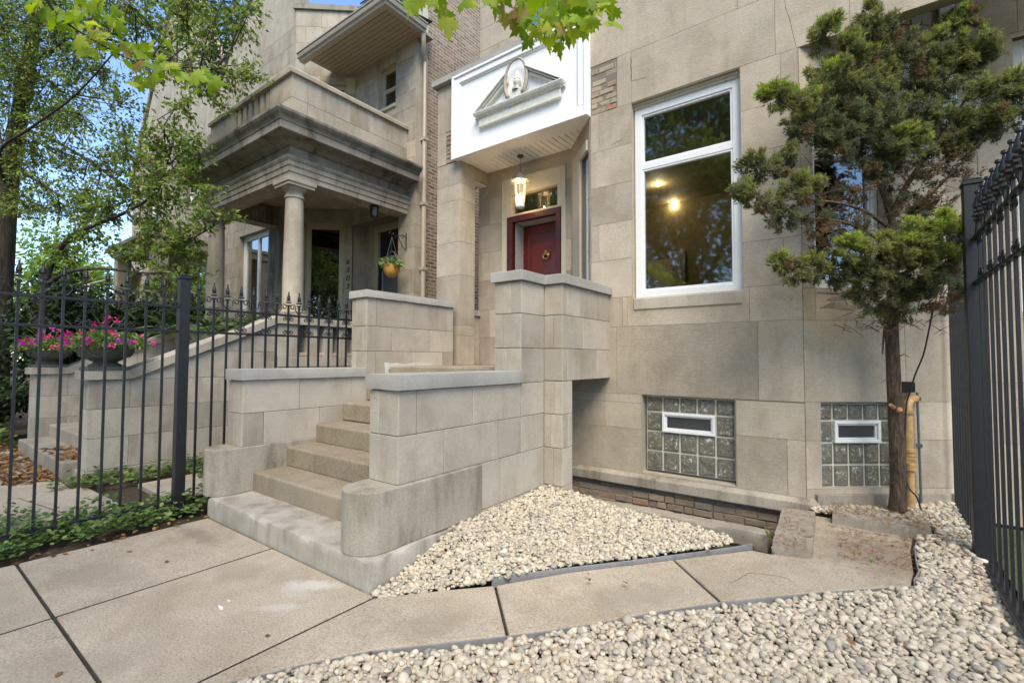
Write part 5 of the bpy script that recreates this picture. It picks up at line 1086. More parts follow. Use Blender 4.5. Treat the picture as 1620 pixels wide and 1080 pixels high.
def fence(name, label, X, ys, posts, kind, rails, zb, ptop, pw, scr):
    f = thing(name, label, 'iron fence', (X, posts[0], 0))
    base = None; w_ = abs(ys[1] - ys[0])
    for i, y in enumerate(ys):
        if base is None:
            base = IP[kind].build('picket', M['iron'], None, smooth=False); base.parent = f; base.location = (0, y - posts[0], 0)
        else:
            o = base.copy(); COL.objects.link(o); o.parent = f; o.location = (0, y - posts[0], 0)
    sc0 = None
    for i, y in enumerate(ys):
        if i % 2: continue
        if sc0 is None:
            m = MB(); r0 = scr
            for q in (scrollset(w_, rails[1], True, r0), scrollset(w_, rails[0] + r0 * 1.15, False, r0 * .85), scrollset(w_, rails[1] - r0 * 1.15, False, r0 * .85)): m.add(q.v, q.f)
            m.box(-.004, .004, -.004, .004, rails[0], rails[1] + .11)
            sc0 = m.build('scroll', M['iron'], None, smooth=True); sc0.parent = f; sc0.location = (0, y - posts[0], 0)
        else:
            o = sc0.copy(); COL.objects.link(o); o.parent = f; o.location = (0, y - posts[0], 0)
    for z in rails:
        m = MB(); m.box(X - .016, X + .016, min(ys) - 1.0, max(ys) + .2, z - .012, z + .012); m.build('rail', M['iron'], f, bevel=.003)
    m = MB()
    if kind == 'left': m.box(X - .012, X + .012, min(ys) - 1.0, max(ys) - 1.0, zb - .012, zb + .012)
    else: m.box(X - .025, X + .025, min(ys) - .5, max(ys) + .3, zb - .018, zb + .018)
    m.build('bottom_rail', M['iron'], f, bevel=.003)
    for y in posts:
        m = MB(); m.box(X - pw, X + pw, y - pw, y + pw, -.05, ptop - .03); m.build('post', M['iron'], f, bevel=.004)
        m = MB(); e = pw + .008; m.box(X - e, X + e, y - e, y + e, ptop - .03, ptop); m.extrude([(X - pw, y - pw, ptop), (X + pw, y - pw, ptop), (X + pw, y + pw, ptop), (X - pw, y + pw, ptop)], (0, 0, .014)); m.build('post_cap', M['iron'], f, bevel=.006)
    return f
YS = [.27, .41, .55, .69, .83, .96, 1.10, 1.25, 1.39, 1.54, 1.68, 1.98, 2.12, 2.25, 2.39, 2.52, 2.66, 2.78, 2.92, 3.05, 3.18, 3.31, 3.45, 3.58, 3.70, 3.83, 3.96]
fence('iron_fence', 'black wrought iron fence with scrolls left of the stairs, in front of the urns', -5.45, YS, [1.845], 'left', (1.765, 2.005), .10, 2.315, .045, .036)
YR = [round(4.595 - .16 * i, 3) for i in range(1, 22)] ; YR = sorted(YR + [4.595 - .0]); YR += [round(5.06 + .125 * i, 3) for i in range(10)]
YR = [4.60 - .16 * i for i in range(23)][::-1] + [5.04 + .135 * i for i in range(9)]
fence('iron_fence', 'tall heavy black iron fence with spear finials at the right edge, beside the juniper', .66, YR, [4.83, .4], 'right', (2.065, 2.39), .075, 2.825, .052, .042)

# ================================================================== PIPE, METER BOX, CABLE
pf_ = Vector((.32, 5.90, 0))
gp_ = thing('gas_pipe', 'yellow iron gas pipe with valve rising from the pebbles behind the juniper trunk', 'gas pipe', (.32, 5.84, .1))
x_, y_ = .315, 5.80
m = MB(); m.tube([(x_, y_, .05), (x_, y_, 1.02), (x_ + .0, y_ + .01, 1.09), (x_ + .02, y_ + .05, 1.13), (x_ + .06, y_ + .12, 1.14)], .036, 14)
for z, r_ in ((.60, .052), (.62, .052), (.665, .05), (.50, .056), (.53, .056), (1.02, .05)): m.lathe((x_, y_, z), [(.03, -.018), (r_, -.015), (r_, .015), (.03, .018)], 12)
m.tube([(x_ - .02, y_ - .03, .58), (x_ - .02, y_ - .075, .58)], .03, 10); m.build('pipe', M['pipe'], gp_, smooth=True, auto=True)
jb = MB(); jb.box(x_ - .075, x_ + .06, 5.84, 5.93, 1.20, 1.30); tag(jb.build('junction_box', M['iron'], bevel=.008), 'small black box fixed on the wall above the yellow pipe', 'junction box')
cbm = MB(); pts = [at(1478, 478, Y=5.55), at(1470, 520, Y=5.6), at(1461, 560, Y=5.65), at(1448, 592, Y=5.7), at(1440, 620, Y=5.72), at(1434, 640, Y=5.72), at(1432, 700, Y=5.66), at(1436, 765, Y=5.55), at(1450, 785, Y=5.4), at(1457, 806, Y=5.25)]
def smooth_pts(P, k=5):
    out = []; n = len(P)
    for i in range(n - 1):
        p0, p1, p2, p3 = P[max(i - 1, 0)], P[i], P[i + 1], P[min(i + 2, n - 1)]
        for j in range(k):
            t = j / k; out.append(.5 * ((2 * p1) + (p2 - p0) * t + (2 * p0 - 5 * p1 + 4 * p2 - p3) * t * t + (3 * p1 - p0 - 3 * p2 + p3) * t ** 3))
    return out + [P[-1]]
cbm.tube(smooth_pts(pts), .0065, 6); tag(cbm.build('cable', M['iron'], smooth=True), 'loose black cable hanging from the juniper past the yellow pipe', 'cable')
cd = MB(); cd.tube([(.40, 5.93, .08), (.392, 5.93, 1.2)], .011, 8); [cd.box(.375, .42, 5.91, 5.95, z, z + .035) for z in (.68, 1.12)]; tag(cd.build('conduit', plain('grey_conduit', (.10, .11, .12), .5)), 'thin grey conduit up the wall right of the yellow pipe', 'conduit')

# ================================================================== URNS WITH FLOWERS
def urn(x, y, z, R_, label, flabel, seed):
    u = thing('planter_urn', label, 'urn', (x, y, z), 'stone urns on the stair piers')
    m = MB(); k = R_ / .30
    m.box(x - .21 * k, x + .21 * k, y - .21 * k, y + .21 * k, z, z + .05)
    m.lathe((x, y, z + .05), [(.17 * k, 0), (.175 * k, .02), (.13 * k, .045), (.12 * k, .06), (.16 * k, .08), (.24 * k, .13), (.285 * k, .20), (.30 * k, .26), (.325 * k, .27), (.33 * k, .29), (.30 * k, .295), (.27 * k, .24), (0, .22)], 36); m.build('bowl', M['urn'], u, smooth=True, auto=True)
    m = MB()
    for k2 in range(6):
        a0 = k2 * math.pi / 3; pts = []
        for t in np.linspace(0, 1, 12): a = a0 + t * math.pi / 3; rr_ = .292 * k - .10 * k * math.sin(t * math.pi) * .5; pts.append((x + (rr_ + .005) * math.cos(a), y + (rr_ + .005) * math.sin(a), z + .27 - .09 * math.sin(t * math.pi)))
        m.tube(pts, .010, 6)
    m.build('swag', M['urn'], u, smooth=True)
    f = thing('flowering_plant', flabel, 'flowers', (x, y, z + .3)); r_ = np.random.default_rng(seed); n = 2300
    A = r_.normal(size=(n, 3)); A /= np.linalg.norm(A, axis=1, keepdims=True); A[:, 2] = np.abs(A[:, 2]) * .9 - .12
    C_ = np.array([x, y, z + .32]); P = C_ + A * np.array([.52 * k, .44 * k, .22 * k]) * r_.uniform(.45, 1.05, (n, 1)) ** .7
    V, F, ix = scatter(*OVAL, P, A * .6 + r_.normal(size=(n, 3)) * .6, r_.uniform(.035, .065, n)); fastmesh('foliage', V, F, np.clip(r_.normal(.55, .25, n), 0, .98)[ix], LEAF['ivy'], f)
    nc = 44; B = r_.normal(size=(nc, 3)); B /= np.linalg.norm(B, axis=1, keepdims=True); B[:, 2] = np.abs(B[:, 2]) * .95 - .08
    PC = C_ + B * np.array([.54 * k, .46 * k, .24 * k]); PC[:4] = C_ + np.array([[.12, 0, .36], [-.2, .05, .34], [.05, .1, .30], [-.1, -.1, .28]]) * k
    m_ = 12; Pf = np.repeat(PC, m_, 0) + r_.normal(size=(nc * m_, 3)) * .016; D = np.repeat(B, m_, 0) + r_.normal(size=(nc * m_, 3)) * .8
    V, F, ix = scatter(*OVAL, Pf, D, r_.uniform(.03, .045, nc * m_)); tt = np.repeat(np.where(r_.random(nc) < .2, 1.0, r_.uniform(.2, .8, nc)), m_); V = V; fastmesh('blossoms', V, F, tt[ix], LEAF['pink'], f)
    m = MB()
    for k2 in range(26):
        a = r_.uniform(0, 6.28); l = r_.uniform(.3, .62) * k; e = r_.uniform(.3, 1.2)
        P0 = Vector((x + r_.normal() * .05, y + r_.normal() * .05, z + .35)); d = Vector((math.cos(a) * math.cos(e), math.sin(a) * math.cos(e), math.sin(e)))
        m.tube([P0, P0 + d * l * .6, P0 + d * l - Vector((0, 0, .10 * l))], [.004, .003, .001], 4, .8)
    m.build('spike_leaves', LEAF['ivy'], f)
urn(-7.83, 1.80, 1.337, .30, 'grey green stone urn on the nearer stair pier, in front of the sloping coping', 'pink and magenta flowers spilling from the nearer and taller urn', 21)
urn(-11.07, 1.80, 1.337, .29, 'grey green stone urn on the far left stair pier', 'pink flowers in the far left urn, darker background', 22)

# ================================================================== FOLIAGE
def blob_leaves(name, centres, radii, n, size, lm, parent, tmpl=OVAL, droop=.35, tone=(.5, .22), shell=.35, origin=None, seed=0, lab=None, tone_up=.2):
    """leaves through the volume of several ellipsoids, denser towards their surface; returns one mesh"""
    r_ = np.random.default_rng(seed); C_ = np.array(centres, float); Rr = np.array([(r, r, r * .8) if not hasattr(r, '__len__') else r for r in radii], float)
    w_ = Rr.prod(1) ** (2 / 3); w_ /= w_.sum(); ci = r_.choice(len(C_), n, p=w_)
    A = r_.normal(size=(n, 3)); A /= np.linalg.norm(A, axis=1, keepdims=True); rad = r_.random(n) ** shell
    # lumps: modulate the radius by a few random lobes
    lob = sum(np.cos((3 + k) * (A @ v) + ph + ci * 1.7) for k, (v, ph) in enumerate([(r_.normal(size=3), r_.uniform(0, 6)) for _ in range(4)])) * .09
    P = C_[ci] + A * Rr[ci] * (rad * (1 + lob))[:, None]
    D = A * .5 + r_.normal(size=(n, 3)) * .6; D[:, 2] -= droop
    V, F, ix = scatter(*tmpl, P, D, size * r_.uniform(.65, 1.25, n), roll=A + np.array([0, 0, .8]), spread=.6)
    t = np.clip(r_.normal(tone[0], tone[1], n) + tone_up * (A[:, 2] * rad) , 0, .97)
    return fastmesh(name, V, F, t[ix], lm, parent, origin)
def branches(mb, base, tips, r0, seg=7, bend=.12, seed=0, rt=.006):
    r_ = random.Random(seed)
    for t in tips:
        a, b = Vector(base), Vector(t); L = (b - a).length; n = 7; pts = []
        off = Vector((r_.uniform(-1, 1), r_.uniform(-1, 1), r_.uniform(.2, 1))) * L * bend
        for i in range(n): s_ = i / (n - 1); pts.append(a.lerp(b, s_) + off * math.sin(s_ * math.pi) + Vector((r_.gauss(0, 1), r_.gauss(0, 1), r_.gauss(0, 1))) * L * .012)
        mb.tube(pts, [r0 * (1 - i / (n - 1)) ** .8 + rt for i in range(n)], seg)
def twig_crown(parent, nodes, blobs, ntw, nleaf, size, lm, bark, seed, tmpl=OVAL, twr=.005, droop=.5, tone=(.5, .22)):
    """fine branching: twigs run from limb nodes into each blob and carry the leaves along them"""
    r_ = np.random.default_rng(seed); nodes = np.array([list(p) for p in nodes]); tw = MB(); P = []; D = []
    for (c, R_) in blobs:
        c = np.array(c, float); R_ = np.array([R_] * 3 if not hasattr(R_, '__len__') else R_, float)
        k = np.argsort(np.linalg.norm(nodes - c, axis=1))[:3]; m = max(3, int(ntw * R_.prod() ** (2 / 3)))
        hub = [c + r_.normal(size=3) * R_ * .3 for _ in range(max(2, m // 14))]
        for h_ in hub: s_ = nodes[r_.choice(k)]; mid = (s_ + h_) / 2 + r_.normal(size=3) * .12; tw.tube([s_, mid, h_], [twr * 3, twr * 2.2, twr * 1.4], 5)
        for _ in range(m):
            h_ = hub[r_.integers(len(hub))]; a = r_.normal(size=3); a /= np.linalg.norm(a); e = c + a * R_ * r_.uniform(.55, 1.08); mid = (h_ + e) / 2 + r_.normal(size=3) * .06
            tw.tube([h_, mid, e], [twr, twr * .7, twr * .35], 3)
            nl = max(2, int(nleaf * r_.uniform(.6, 1.4)))
            for t in r_.uniform(.15, 1.05, nl):
                q = (1 - t) ** 2 * h_ + 2 * t * (1 - t) * mid + t * t * e; P.append(q + r_.normal(size=3) * size * .5); D.append((e - h_) / (np.linalg.norm(e - h_) + 1e-6) + r_.normal(size=3) * .7 - np.array([0, 0, droop]))
    P = np.array(P); D = np.array(D); n = len(P)
    V, F, ix = scatter(*tmpl, P, D, size * r_.uniform(.6, 1.3, n), roll=(0, 0, 1), spread=.9)
    t = np.clip(r_.normal(tone[0], tone[1], n), 0, .93); t = np.where(r_.random(n) < .008, 1, t)
    fastmesh('crown', V, F, t[ix], lm, parent); tw.build('twigs', bark, parent)
    return n

# --- juniper beside the fence
jx, jy = .215, 5.46; jz = .12
jt = thing('juniper_tree', 'scruffy juniper with a bare reddish trunk growing in front of the right wall', 'tree', (jx, jy, jz))
def J(u, v, d=4.28): return at(u, v, D=d)
m = MB(); tr_ = [J(1420, 806, 4.30), J(1421, 760, 4.30), J(1419, 700, 4.29), J(1416, 640, 4.29), J(1413, 580, 4.28), J(1411, 520, 4.28), J(1412, 470, 4.27), J(1414, 420, 4.27), J(1412, 370, 4.26), J(1410, 335, 4.25)]
m.tube(smooth_pts(tr_, 4), [.74 * q for q in [.10, .092, .086, .083, .083, .082, .081, .08, .079, .078, .077, .076, .075, .074, .073, .072, .071, .070, .069, .068, .066, .064, .062, .060, .058, .056, .054, .052, .050, .048, .046, .044, .042, .040, .038, .036, .034][:37]], 16)
m.tube(smooth_pts([J(1411, 345), J(1398, 305, 4.22), J(1380, 270, 4.2), J(1350, 225, 4.15), J(1310, 190, 4.1)], 4), np.linspace(.034, .008, 17), 8)
m.tube(smooth_pts([J(1411, 345), J(1402, 290), J(1395, 220, 4.2), J(1390, 130, 4.2), J(1380, 40, 4.2)], 4), np.linspace(.034, .008, 17), 8)
m.tube(smooth_pts([J(1412, 340), J(1430, 300), J(1460, 255, 4.15), J(1500, 200, 4.05), J(1545, 130, 3.95)], 4), np.linspace(.03, .007, 17), 8)
for L_ in ([(1412, 360, 4.25), (1450, 330, 4.2), (1500, 280, 4.0), (1560, 215, 3.8)], [(1412, 365, 4.25), (1370, 335, 4.1), (1320, 320, 4.0), (1250, 315, 3.9)], [(1412, 395, 4.25), (1380, 372, 4.15), (1330, 350, 4.0), (1270, 345, 3.95)],
           [(1413, 410, 4.25), (1440, 385, 4.1), (1480, 355, 4.0)], [(1413, 430, 4.25), (1370, 415, 4.1), (1320, 420, 4.05), (1250, 420, 3.95)], [(1412, 440, 4.25), (1450, 420, 4.0), (1470, 385, 3.9)], [(1411, 300, 4.25), (1360, 250, 4.15), (1290, 200, 4.0), (1225, 150, 3.9)],
           [(1412, 350, 4.25), (1430, 372, 4.2), (1445, 400, 4.2)], [(1411, 500, 4.28), (1400, 520, 4.25), (1396, 560, 4.2)], [(1413, 480, 4.28), (1450, 470, 4.2), (1480, 445, 4.1)]):
    m.tube(smooth_pts([J(*p) for p in L_], 4), np.linspace(.020, .005, 4 * (len(L_) - 1) + 1), 6)
for (u, v, l) in ((1405, 640, .05), (1430, 655, .04), (1402, 600, .06), (1428, 690, .03), (1404, 760, .05), (1432, 745, .05), (1403, 725, .04), (1430, 560, .06), (1400, 540, .06)):
    p = J(u, v, 4.25); m.tube([J(1418, v + 6, 4.27), p, p + Vector((math.copysign(l * .6, u - 1417), -.04, -.03))], [.006, .004, .002], 4)
m.build('trunk', M['jbark'], jt, smooth=True)
p = J(1424, 647, 4.18); m = MB(); m.tube([J(1421, 650, 4.26), p], [.024, .02], 10); p2 = J(1409, 640, 4.2); m.tube([J(1414, 645, 4.26), p2], [.018, .014], 8); m.build('cut_stub', plain('fresh_cut_wood', (.42, .24, .12), .8, var=.35, scale=30), jt)
# foliage masses: u, v, radius px, depth, tone shift, density
JC = [(1302, 52, 28, 4.1, .12, 1), (1330, 80, 34, 4.1, .08, 1), (1310, 40, 18, 4.1, .2, 1), (1380, 45, 36, 4.2, .0, 1), (1376, 16, 17, 4.2, .0, 1), (1405, 85, 42, 4.25, -.05, 1), (1345, 95, 36, 4.1, .05, 1), (1312, 132, 42, 4.0, .05, 1),
 (1228, 148, 28, 3.9, .25, 1), (1212, 152, 14, 3.9, .25, 1), (1258, 165, 34, 3.95, .12, 1), (1282, 195, 42, 4.05, -.05, 1), (1265, 205, 30, 4.0, -.1, .9), (1345, 150, 45, 4.1, -.05, 1), (1375, 130, 40, 4.2, .02, 1), (1440, 105, 42, 4.2, -.03, 1),
 (1490, 75, 38, 4.1, .08, 1), (1520, 40, 28, 4.05, .1, 1), (1530, 28, 18, 4.0, .15, 1), (1540, 78, 34, 4.0, .05, 1), (1475, 140, 46, 4.15, -.02, 1), (1515, 120, 42, 4.1, .02, 1), (1555, 90, 24, 3.95, .02, 1), (1575, 72, 14, 3.9, .0, .8),
 (1560, 160, 38, 3.85, .03, 1), (1600, 140, 30, 3.75, .03, 1), (1615, 165, 28, 3.7, .0, 1), (1590, 190, 34, 3.75, -.03, 1), (1545, 205, 36, 3.9, -.05, 1), (1515, 225, 32, 4.0, -.08, .9),
 (1430, 190, 48, 4.15, -.08, 1), (1390, 190, 46, 4.1, -.08, 1), (1345, 200, 44, 4.05, -.1, 1), (1430, 235, 40, 4.0, .05, 1), (1445, 215, 26, 3.95, .12, 1), (1375, 240, 42, 4.1, -.2, .7), (1320, 240, 36, 4.05, -.18, .7), (1480, 200, 38, 4.1, -.05, 1),
 (1195, 262, 26, 3.9, -.05, 1), (1225, 268, 24, 3.9, -.08, .9), (1250, 250, 22, 3.95, -.1, .8), (1172, 302, 20, 3.85, -.02, .9), (1190, 312, 24, 3.85, -.08, .8), (1215, 335, 28, 3.88, -.12, .6), (1258, 298, 30, 3.85, .05, 1), (1285, 300, 28, 3.9, .02, 1), (1240, 340, 28, 3.9, -.12, .6),
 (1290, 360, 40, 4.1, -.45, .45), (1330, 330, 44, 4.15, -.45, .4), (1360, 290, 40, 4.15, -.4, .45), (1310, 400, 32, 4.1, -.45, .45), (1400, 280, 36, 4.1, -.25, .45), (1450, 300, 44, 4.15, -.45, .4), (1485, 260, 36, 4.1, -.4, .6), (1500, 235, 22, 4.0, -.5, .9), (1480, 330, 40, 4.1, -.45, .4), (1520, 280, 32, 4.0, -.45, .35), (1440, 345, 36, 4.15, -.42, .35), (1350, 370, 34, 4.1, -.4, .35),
 (1340, 392, 27, 3.85, .15, 1), (1375, 398, 28, 3.85, .12, 1), (1425, 388, 36, 3.85, .16, 1), (1450, 375, 32, 3.85, .20, 1), (1480, 368, 34, 3.85, .22, 1), (1492, 345, 17, 3.85, .34, 1), (1508, 362, 18, 3.85, .34, 1), (1490, 400, 32, 3.9, .2, 1),
 (1400, 425, 42, 3.95, -.03, 1), (1455, 428, 44, 3.95, .0, 1), (1360, 430, 36, 3.98, -.05, .9), (1236, 415, 20, 3.9, .12, 1), (1258, 430, 26, 3.92, -.05, 1), (1290, 425, 28, 3.95, -.05, .8), (1320, 440, 30, 4.0, -.12, .6),
 (1380, 462, 38, 4.0, -.08, .7), (1430, 475, 38, 4.05, -.1, .7), (1475, 460, 32, 4.0, -.12, .6), (1410, 500, 26, 4.1, -.1, .6), (1490, 480, 26, 3.95, -.4, .5), (1500, 435, 18, 3.9, -.45, .9)]
Pn = []; Dn = []; Tn = []; Sn = []; r_ = np.random.default_rng(4)
for (u, v, r, d, ts, den) in JC:
    c = np.array(J(u, v, d)); rad = r * d / FPX * .88; K = int(27 * den * (rad / .2) ** 1.7) + 5; brown = ts < -.3
    A = r_.normal(size=(K, 3)); A[:, 2] += .25; A /= np.linalg.norm(A, axis=1, keepdims=True)
    base = c + A * rad * r_.uniform(.15, .72, (K, 1)); dr = A + np.array([0, 0, .35]) + r_.normal(size=(K, 3)) * .3; dr /= np.linalg.norm(dr, axis=1, keepdims=True)
    Lt = rad * r_.uniform(.35, .62, K); tk_ = r_.normal(0, .07, K)
    m_ = 26 if brown else 46; t = r_.random((K, m_)) ** .8
    P = base[:, None] + dr[:, None] * (Lt[:, None] * t)[..., None] + r_.normal(size=(K, m_, 3)) * (.013 + .010 * (1 - t))[..., None]
    Dd = dr[:, None] * .9 + r_.normal(size=(K, m_, 3)) * .55
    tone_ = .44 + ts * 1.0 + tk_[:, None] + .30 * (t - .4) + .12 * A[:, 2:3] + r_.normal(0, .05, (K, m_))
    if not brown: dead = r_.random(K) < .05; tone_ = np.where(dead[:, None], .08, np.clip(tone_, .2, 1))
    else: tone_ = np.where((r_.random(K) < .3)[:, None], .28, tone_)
    Pn.append(P.reshape(-1, 3)); Dn.append(Dd.reshape(-1, 3)); Tn.append(np.clip(tone_, 0, 1).reshape(-1)); Sn.append((r_.uniform(.026, .048, (K, m_))).reshape(-1))
Pn = np.concatenate(Pn); Dn = np.concatenate(Dn); Tn = np.concatenate(Tn); Sn = np.concatenate(Sn); print('juniper sprays', len(Pn))
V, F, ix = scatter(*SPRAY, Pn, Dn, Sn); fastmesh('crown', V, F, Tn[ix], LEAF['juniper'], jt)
# fine dead twigs in the bare middle
m = MB(); rj = random.Random(8)
for _ in range(260):
    u, v = rj.choice([(rj.uniform(1280, 1500), rj.uniform(260, 400)), (rj.uniform(1330, 1500), rj.uniform(400, 530))]); d = rj.uniform(3.95, 4.25); a = J(u, v, d); t = Vector((rj.uniform(-1, 1), rj.uniform(-.5, .5), rj.uniform(-.5, .7))).normalized() * rj.uniform(.08, .22)
    m.tube([a, a + t * .5 + Vector((0, 0, .01)), a + t], [.0035, .0025, .001], 3)
m.build('twigs', M['jbark'], jt)['kind'] = 'stuff'

# --- large tree at the left edge, and the arching small tree in front of the third house
lt = thing('leafy_tree', 'large tree with a dark thick trunk at the left edge, small green and rusty leaves', 'tree', (-12.2, 1.6, 0))
def T(u, v, d): return at(u, v, D=d)
D0 = 11.5; m = MB()
tk = [T(-25, 720, D0), T(-12, 600, D0), T(-6, 500, D0), T(2, 400, D0), T(8, 330, D0), T(15, 280, D0), T(28, 200, D0), T(45, 100, D0 - .3), T(60, 10, D0 - .5), T(70, -120, D0 - .8)]
m.tube(smooth_pts(tk, 3), np.linspace(.33, .08, 28) , 14)
lims = [[T(12, 330, D0), T(-20, 280, D0), T(-60, 180, D0)], [T(10, 300, D0), T(0, 240, 10.8), T(45, 205, 10), T(120, 150, 9), T(200, 60, 8)], [T(28, 200, D0), T(100, 230, 10.5), T(200, 300, 9.5), T(260, 380, 9)],
        [T(45, 100, D0), T(150, 60, 10), T(260, 100, 8.5), T(340, 110, 8)], [T(55, 30, D0), T(150, -60, 10.5), T(300, -90, 9)], [T(15, 260, D0), T(80, 300, 10.5), T(120, 330, 10)], [T(40, 120, D0), T(-20, 40, 11), T(-60, -60, 10.5)]]
nodes = []
for L_ in lims:
    sp = smooth_pts(L_, 5); m.tube(sp, np.linspace(.042, .008, len(sp)), 8); nodes += sp[3:]
m.build('trunk', M['bark'], lt, smooth=True)
blobs = []
rb = random.Random(31)
for (u, v, r, d) in [(20, 40, 75, 10.5), (90, 30, 75, 10), (160, 40, 70, 9.5), (230, 35, 65, 9), (300, 40, 60, 8.5), (355, 35, 55, 8.2), (390, 20, 40, 8.0), (60, 110, 70, 10.5), (130, 120, 60, 10), (20, 170, 60, 11), (90, 190, 55, 10.5), (340, 90, 55, 8.2), (375, 120, 40, 8), (330, 140, 38, 8), (395, 115, 28, 7.9), (250, 110, 40, 9),
                  (140, 190, 45, 10), (60, 250, 50, 10.8), (120, 260, 45, 10.2), (170, 250, 45, 9.8), (205, 215, 38, 9.5), (30, 310, 50, 11), (90, 320, 50, 10.5), (150, 310, 48, 10), (0, 240, 45, 11.2), (195, 160, 35, 9.4), (290, 100, 40, 8.8), (0, 100, 60, 11), (310, -20, 70, 8.6), (200, -30, 80, 9.4), (80, -40, 90, 10.2), (345, 165, 22, 7.9)]:
    blobs.append((T(u, v, d), r * d / FPX))
twig_crown(lt, nodes, blobs, 105, 18, .080, LEAF['tree'], M['bark'], 41, tmpl=DIAM, twr=.005, tone=(.56, .24))
at_ = thing('small_tree', 'small bushy tree with an arching dark branch, in front of the pale gabled house', 'tree', (-11.8, 2.7, 0))
D1 = 9.4; m = MB()
sb = smooth_pts([T(62, 640, D1), T(66, 540, D1), T(72, 450, D1), T(90, 400, D1 - .1), T(120, 370, D1 - .3), T(160, 352, D1 - .5), T(200, 335, D1 - .8), T(250, 300, D1 - 1), T(270, 230, D1 - 1.1)], 4); m.tube(sb, np.linspace(.075, .012, len(sb)), 10)
sb2 = smooth_pts([T(72, 450, D1), T(110, 430, D1 - .2), T(160, 425, D1 - .5), T(230, 432, D1 - .9), T(290, 430, D1 - 1.2)], 4); m.tube(sb2, np.linspace(.04, .012, len(sb2)), 8)
sb3 = smooth_pts([T(200, 335, D1 - .8), T(230, 360, D1 - .9), T(290, 380, D1 - 1.3), T(350, 350, D1 - 1.8)], 4); m.tube(sb3, np.linspace(.03, .008, len(sb3)), 8)
m.build('trunk', M['bark'], at_, smooth=True)
blobs = [(T(u, v, d), r * d / FPX) for (u, v, r, d) in [(225, 250, 45, 8.6), (270, 220, 40, 8.3), (285, 260, 45, 8.2), (250, 300, 45, 8.4), (210, 300, 40, 8.7), (300, 310, 42, 8.0), (290, 170, 30, 8.3), (180, 330, 38, 8.9), (240, 350, 42, 8.5), (290, 360, 42, 8.0), (320, 350, 26, 7.7), (150, 370, 35, 9.2), (270, 400, 42, 8.2), (215, 395, 38, 8.6), (300, 430, 34, 8.1), (320, 400, 20, 7.9), (345, 345, 14, 7.5), (370, 342, 12, 7.3), (255, 450, 36, 8.4), (100, 400, 30, 9.4), (130, 330, 35, 9.6), (315, 230, 24, 8.1), (330, 300, 18, 7.8)]]
twig_crown(at_, list(sb[8:]) + list(sb2[4:]) + list(sb3), blobs, 135, 17, .082, LEAF['tree'], M['bark'], 43, tmpl=OVAL, twr=.005, tone=(.55, .2))

# --- street maple overhead: trunk beside the photographer, two low boughs in view
mp = thing('maple_tree', 'street maple with fresh green lobed leaves hanging above the white panel', 'tree', (-1.2, -2.6, 0))
m = MB(); m.tube(smooth_pts([Vector((-1.2, -2.6, -.05)), Vector((-1.25, -2.6, 1.5)), Vector((-1.2, -2.5, 3.2)), Vector((-1.3, -2.4, 5)), Vector((-1.2, -2.5, 7.5))], 4), np.linspace(.24, .12, 17), 14)
b1 = smooth_pts([Vector((-1.2, -2.5, 3.0)), Vector((-1.3, -1.0, 3.55)), T(760, -150, 2.3), T(800, -60, 2.35), T(860, -25, 2.45), T(930, -12, 2.55), T(975, -5, 2.6)], 5)
m.tube(b1, np.linspace(.05, .003, len(b1)), 8)
b2 = smooth_pts([Vector((-1.2, -2.5, 3.2)), Vector((-1.5, -1.4, 3.7)), T(20, -260, 2.3), T(50, -60, 2.6), T(80, 10, 2.7), T(110, 40, 2.75), T(180, 82, 2.8), T(260, 120, 2.9), T(310, 150, 2.95)], 5)
m.tube(b2, np.linspace(.022, .002, len(b2)) * np.linspace(1, .35, len(b2)), 8)
b3 = smooth_pts([T(800, -60, 2.35), T(720, -30, 2.3), T(670, -12, 2.3), T(640, -5, 2.3)], 4); m.tube(b3, np.linspace(.012, .003, len(b3)), 6)
b4 = smooth_pts([T(810, -50, 2.35), T(815, -10, 2.35), T(830, 25, 2.38), T(850, 45, 2.4)], 4); m.tube(b4, np.linspace(.008, .002, len(b4)), 6)
b5 = smooth_pts([T(860, -25, 2.45), T(880, 5, 2.45), T(900, 35, 2.45), T(905, 55, 2.45)], 4); m.tube(b5, np.linspace(.007, .002, len(b5)), 6)
hi = [Vector((x, y, z)) for x, y, z in ((-3.6, -3.4, 6.5), (-2.2, -5.0, 6.8), (-3.4, -5.2, 7.3), (-4.6, -4.2, 7.5))]
branches(m, (-1.2, -2.5, 4.6), hi, .07, seed=3)
m.build('trunk', M['bark'], mp, smooth=True)
Pm = []; Dm = []; rm_ = np.random.default_rng(9)
LV = [(652, 3), (668, 10), (700, 14), (690, 4), (712, 20), (738, -4), (775, 0), (790, 8), (800, -8), (812, 15), (830, 8), (838, 28), (845, 45), (852, 18), (860, 30), (868, 55), (872, 8), (882, 38), (890, 20), (897, 60), (905, 30), (912, 48), (925, 22), (932, 40), (940, 8), (948, 28), (960, 12), (970, 22), (920, 5), (900, 2), (860, 0), (880, 62), (815, 35), (842, 62), (870, 40), (895, 45), (955, 5), (825, -5), (905, 15)]
LV2 = [(60, 15), (85, 30), (100, 22), (110, 45), (125, 35), (140, 60), (150, 45), (160, 72), (90, 50), (120, 78), (170, 60), (185, 90), (200, 80), (215, 105), (140, 90), (225, 92), (240, 118), (255, 108), (200, 118), (215, 135), (270, 125), (285, 135), (300, 128), (310, 140), (232, 140), (250, 100), (180, 40), (75, 0), (130, 15), (160, 30)]
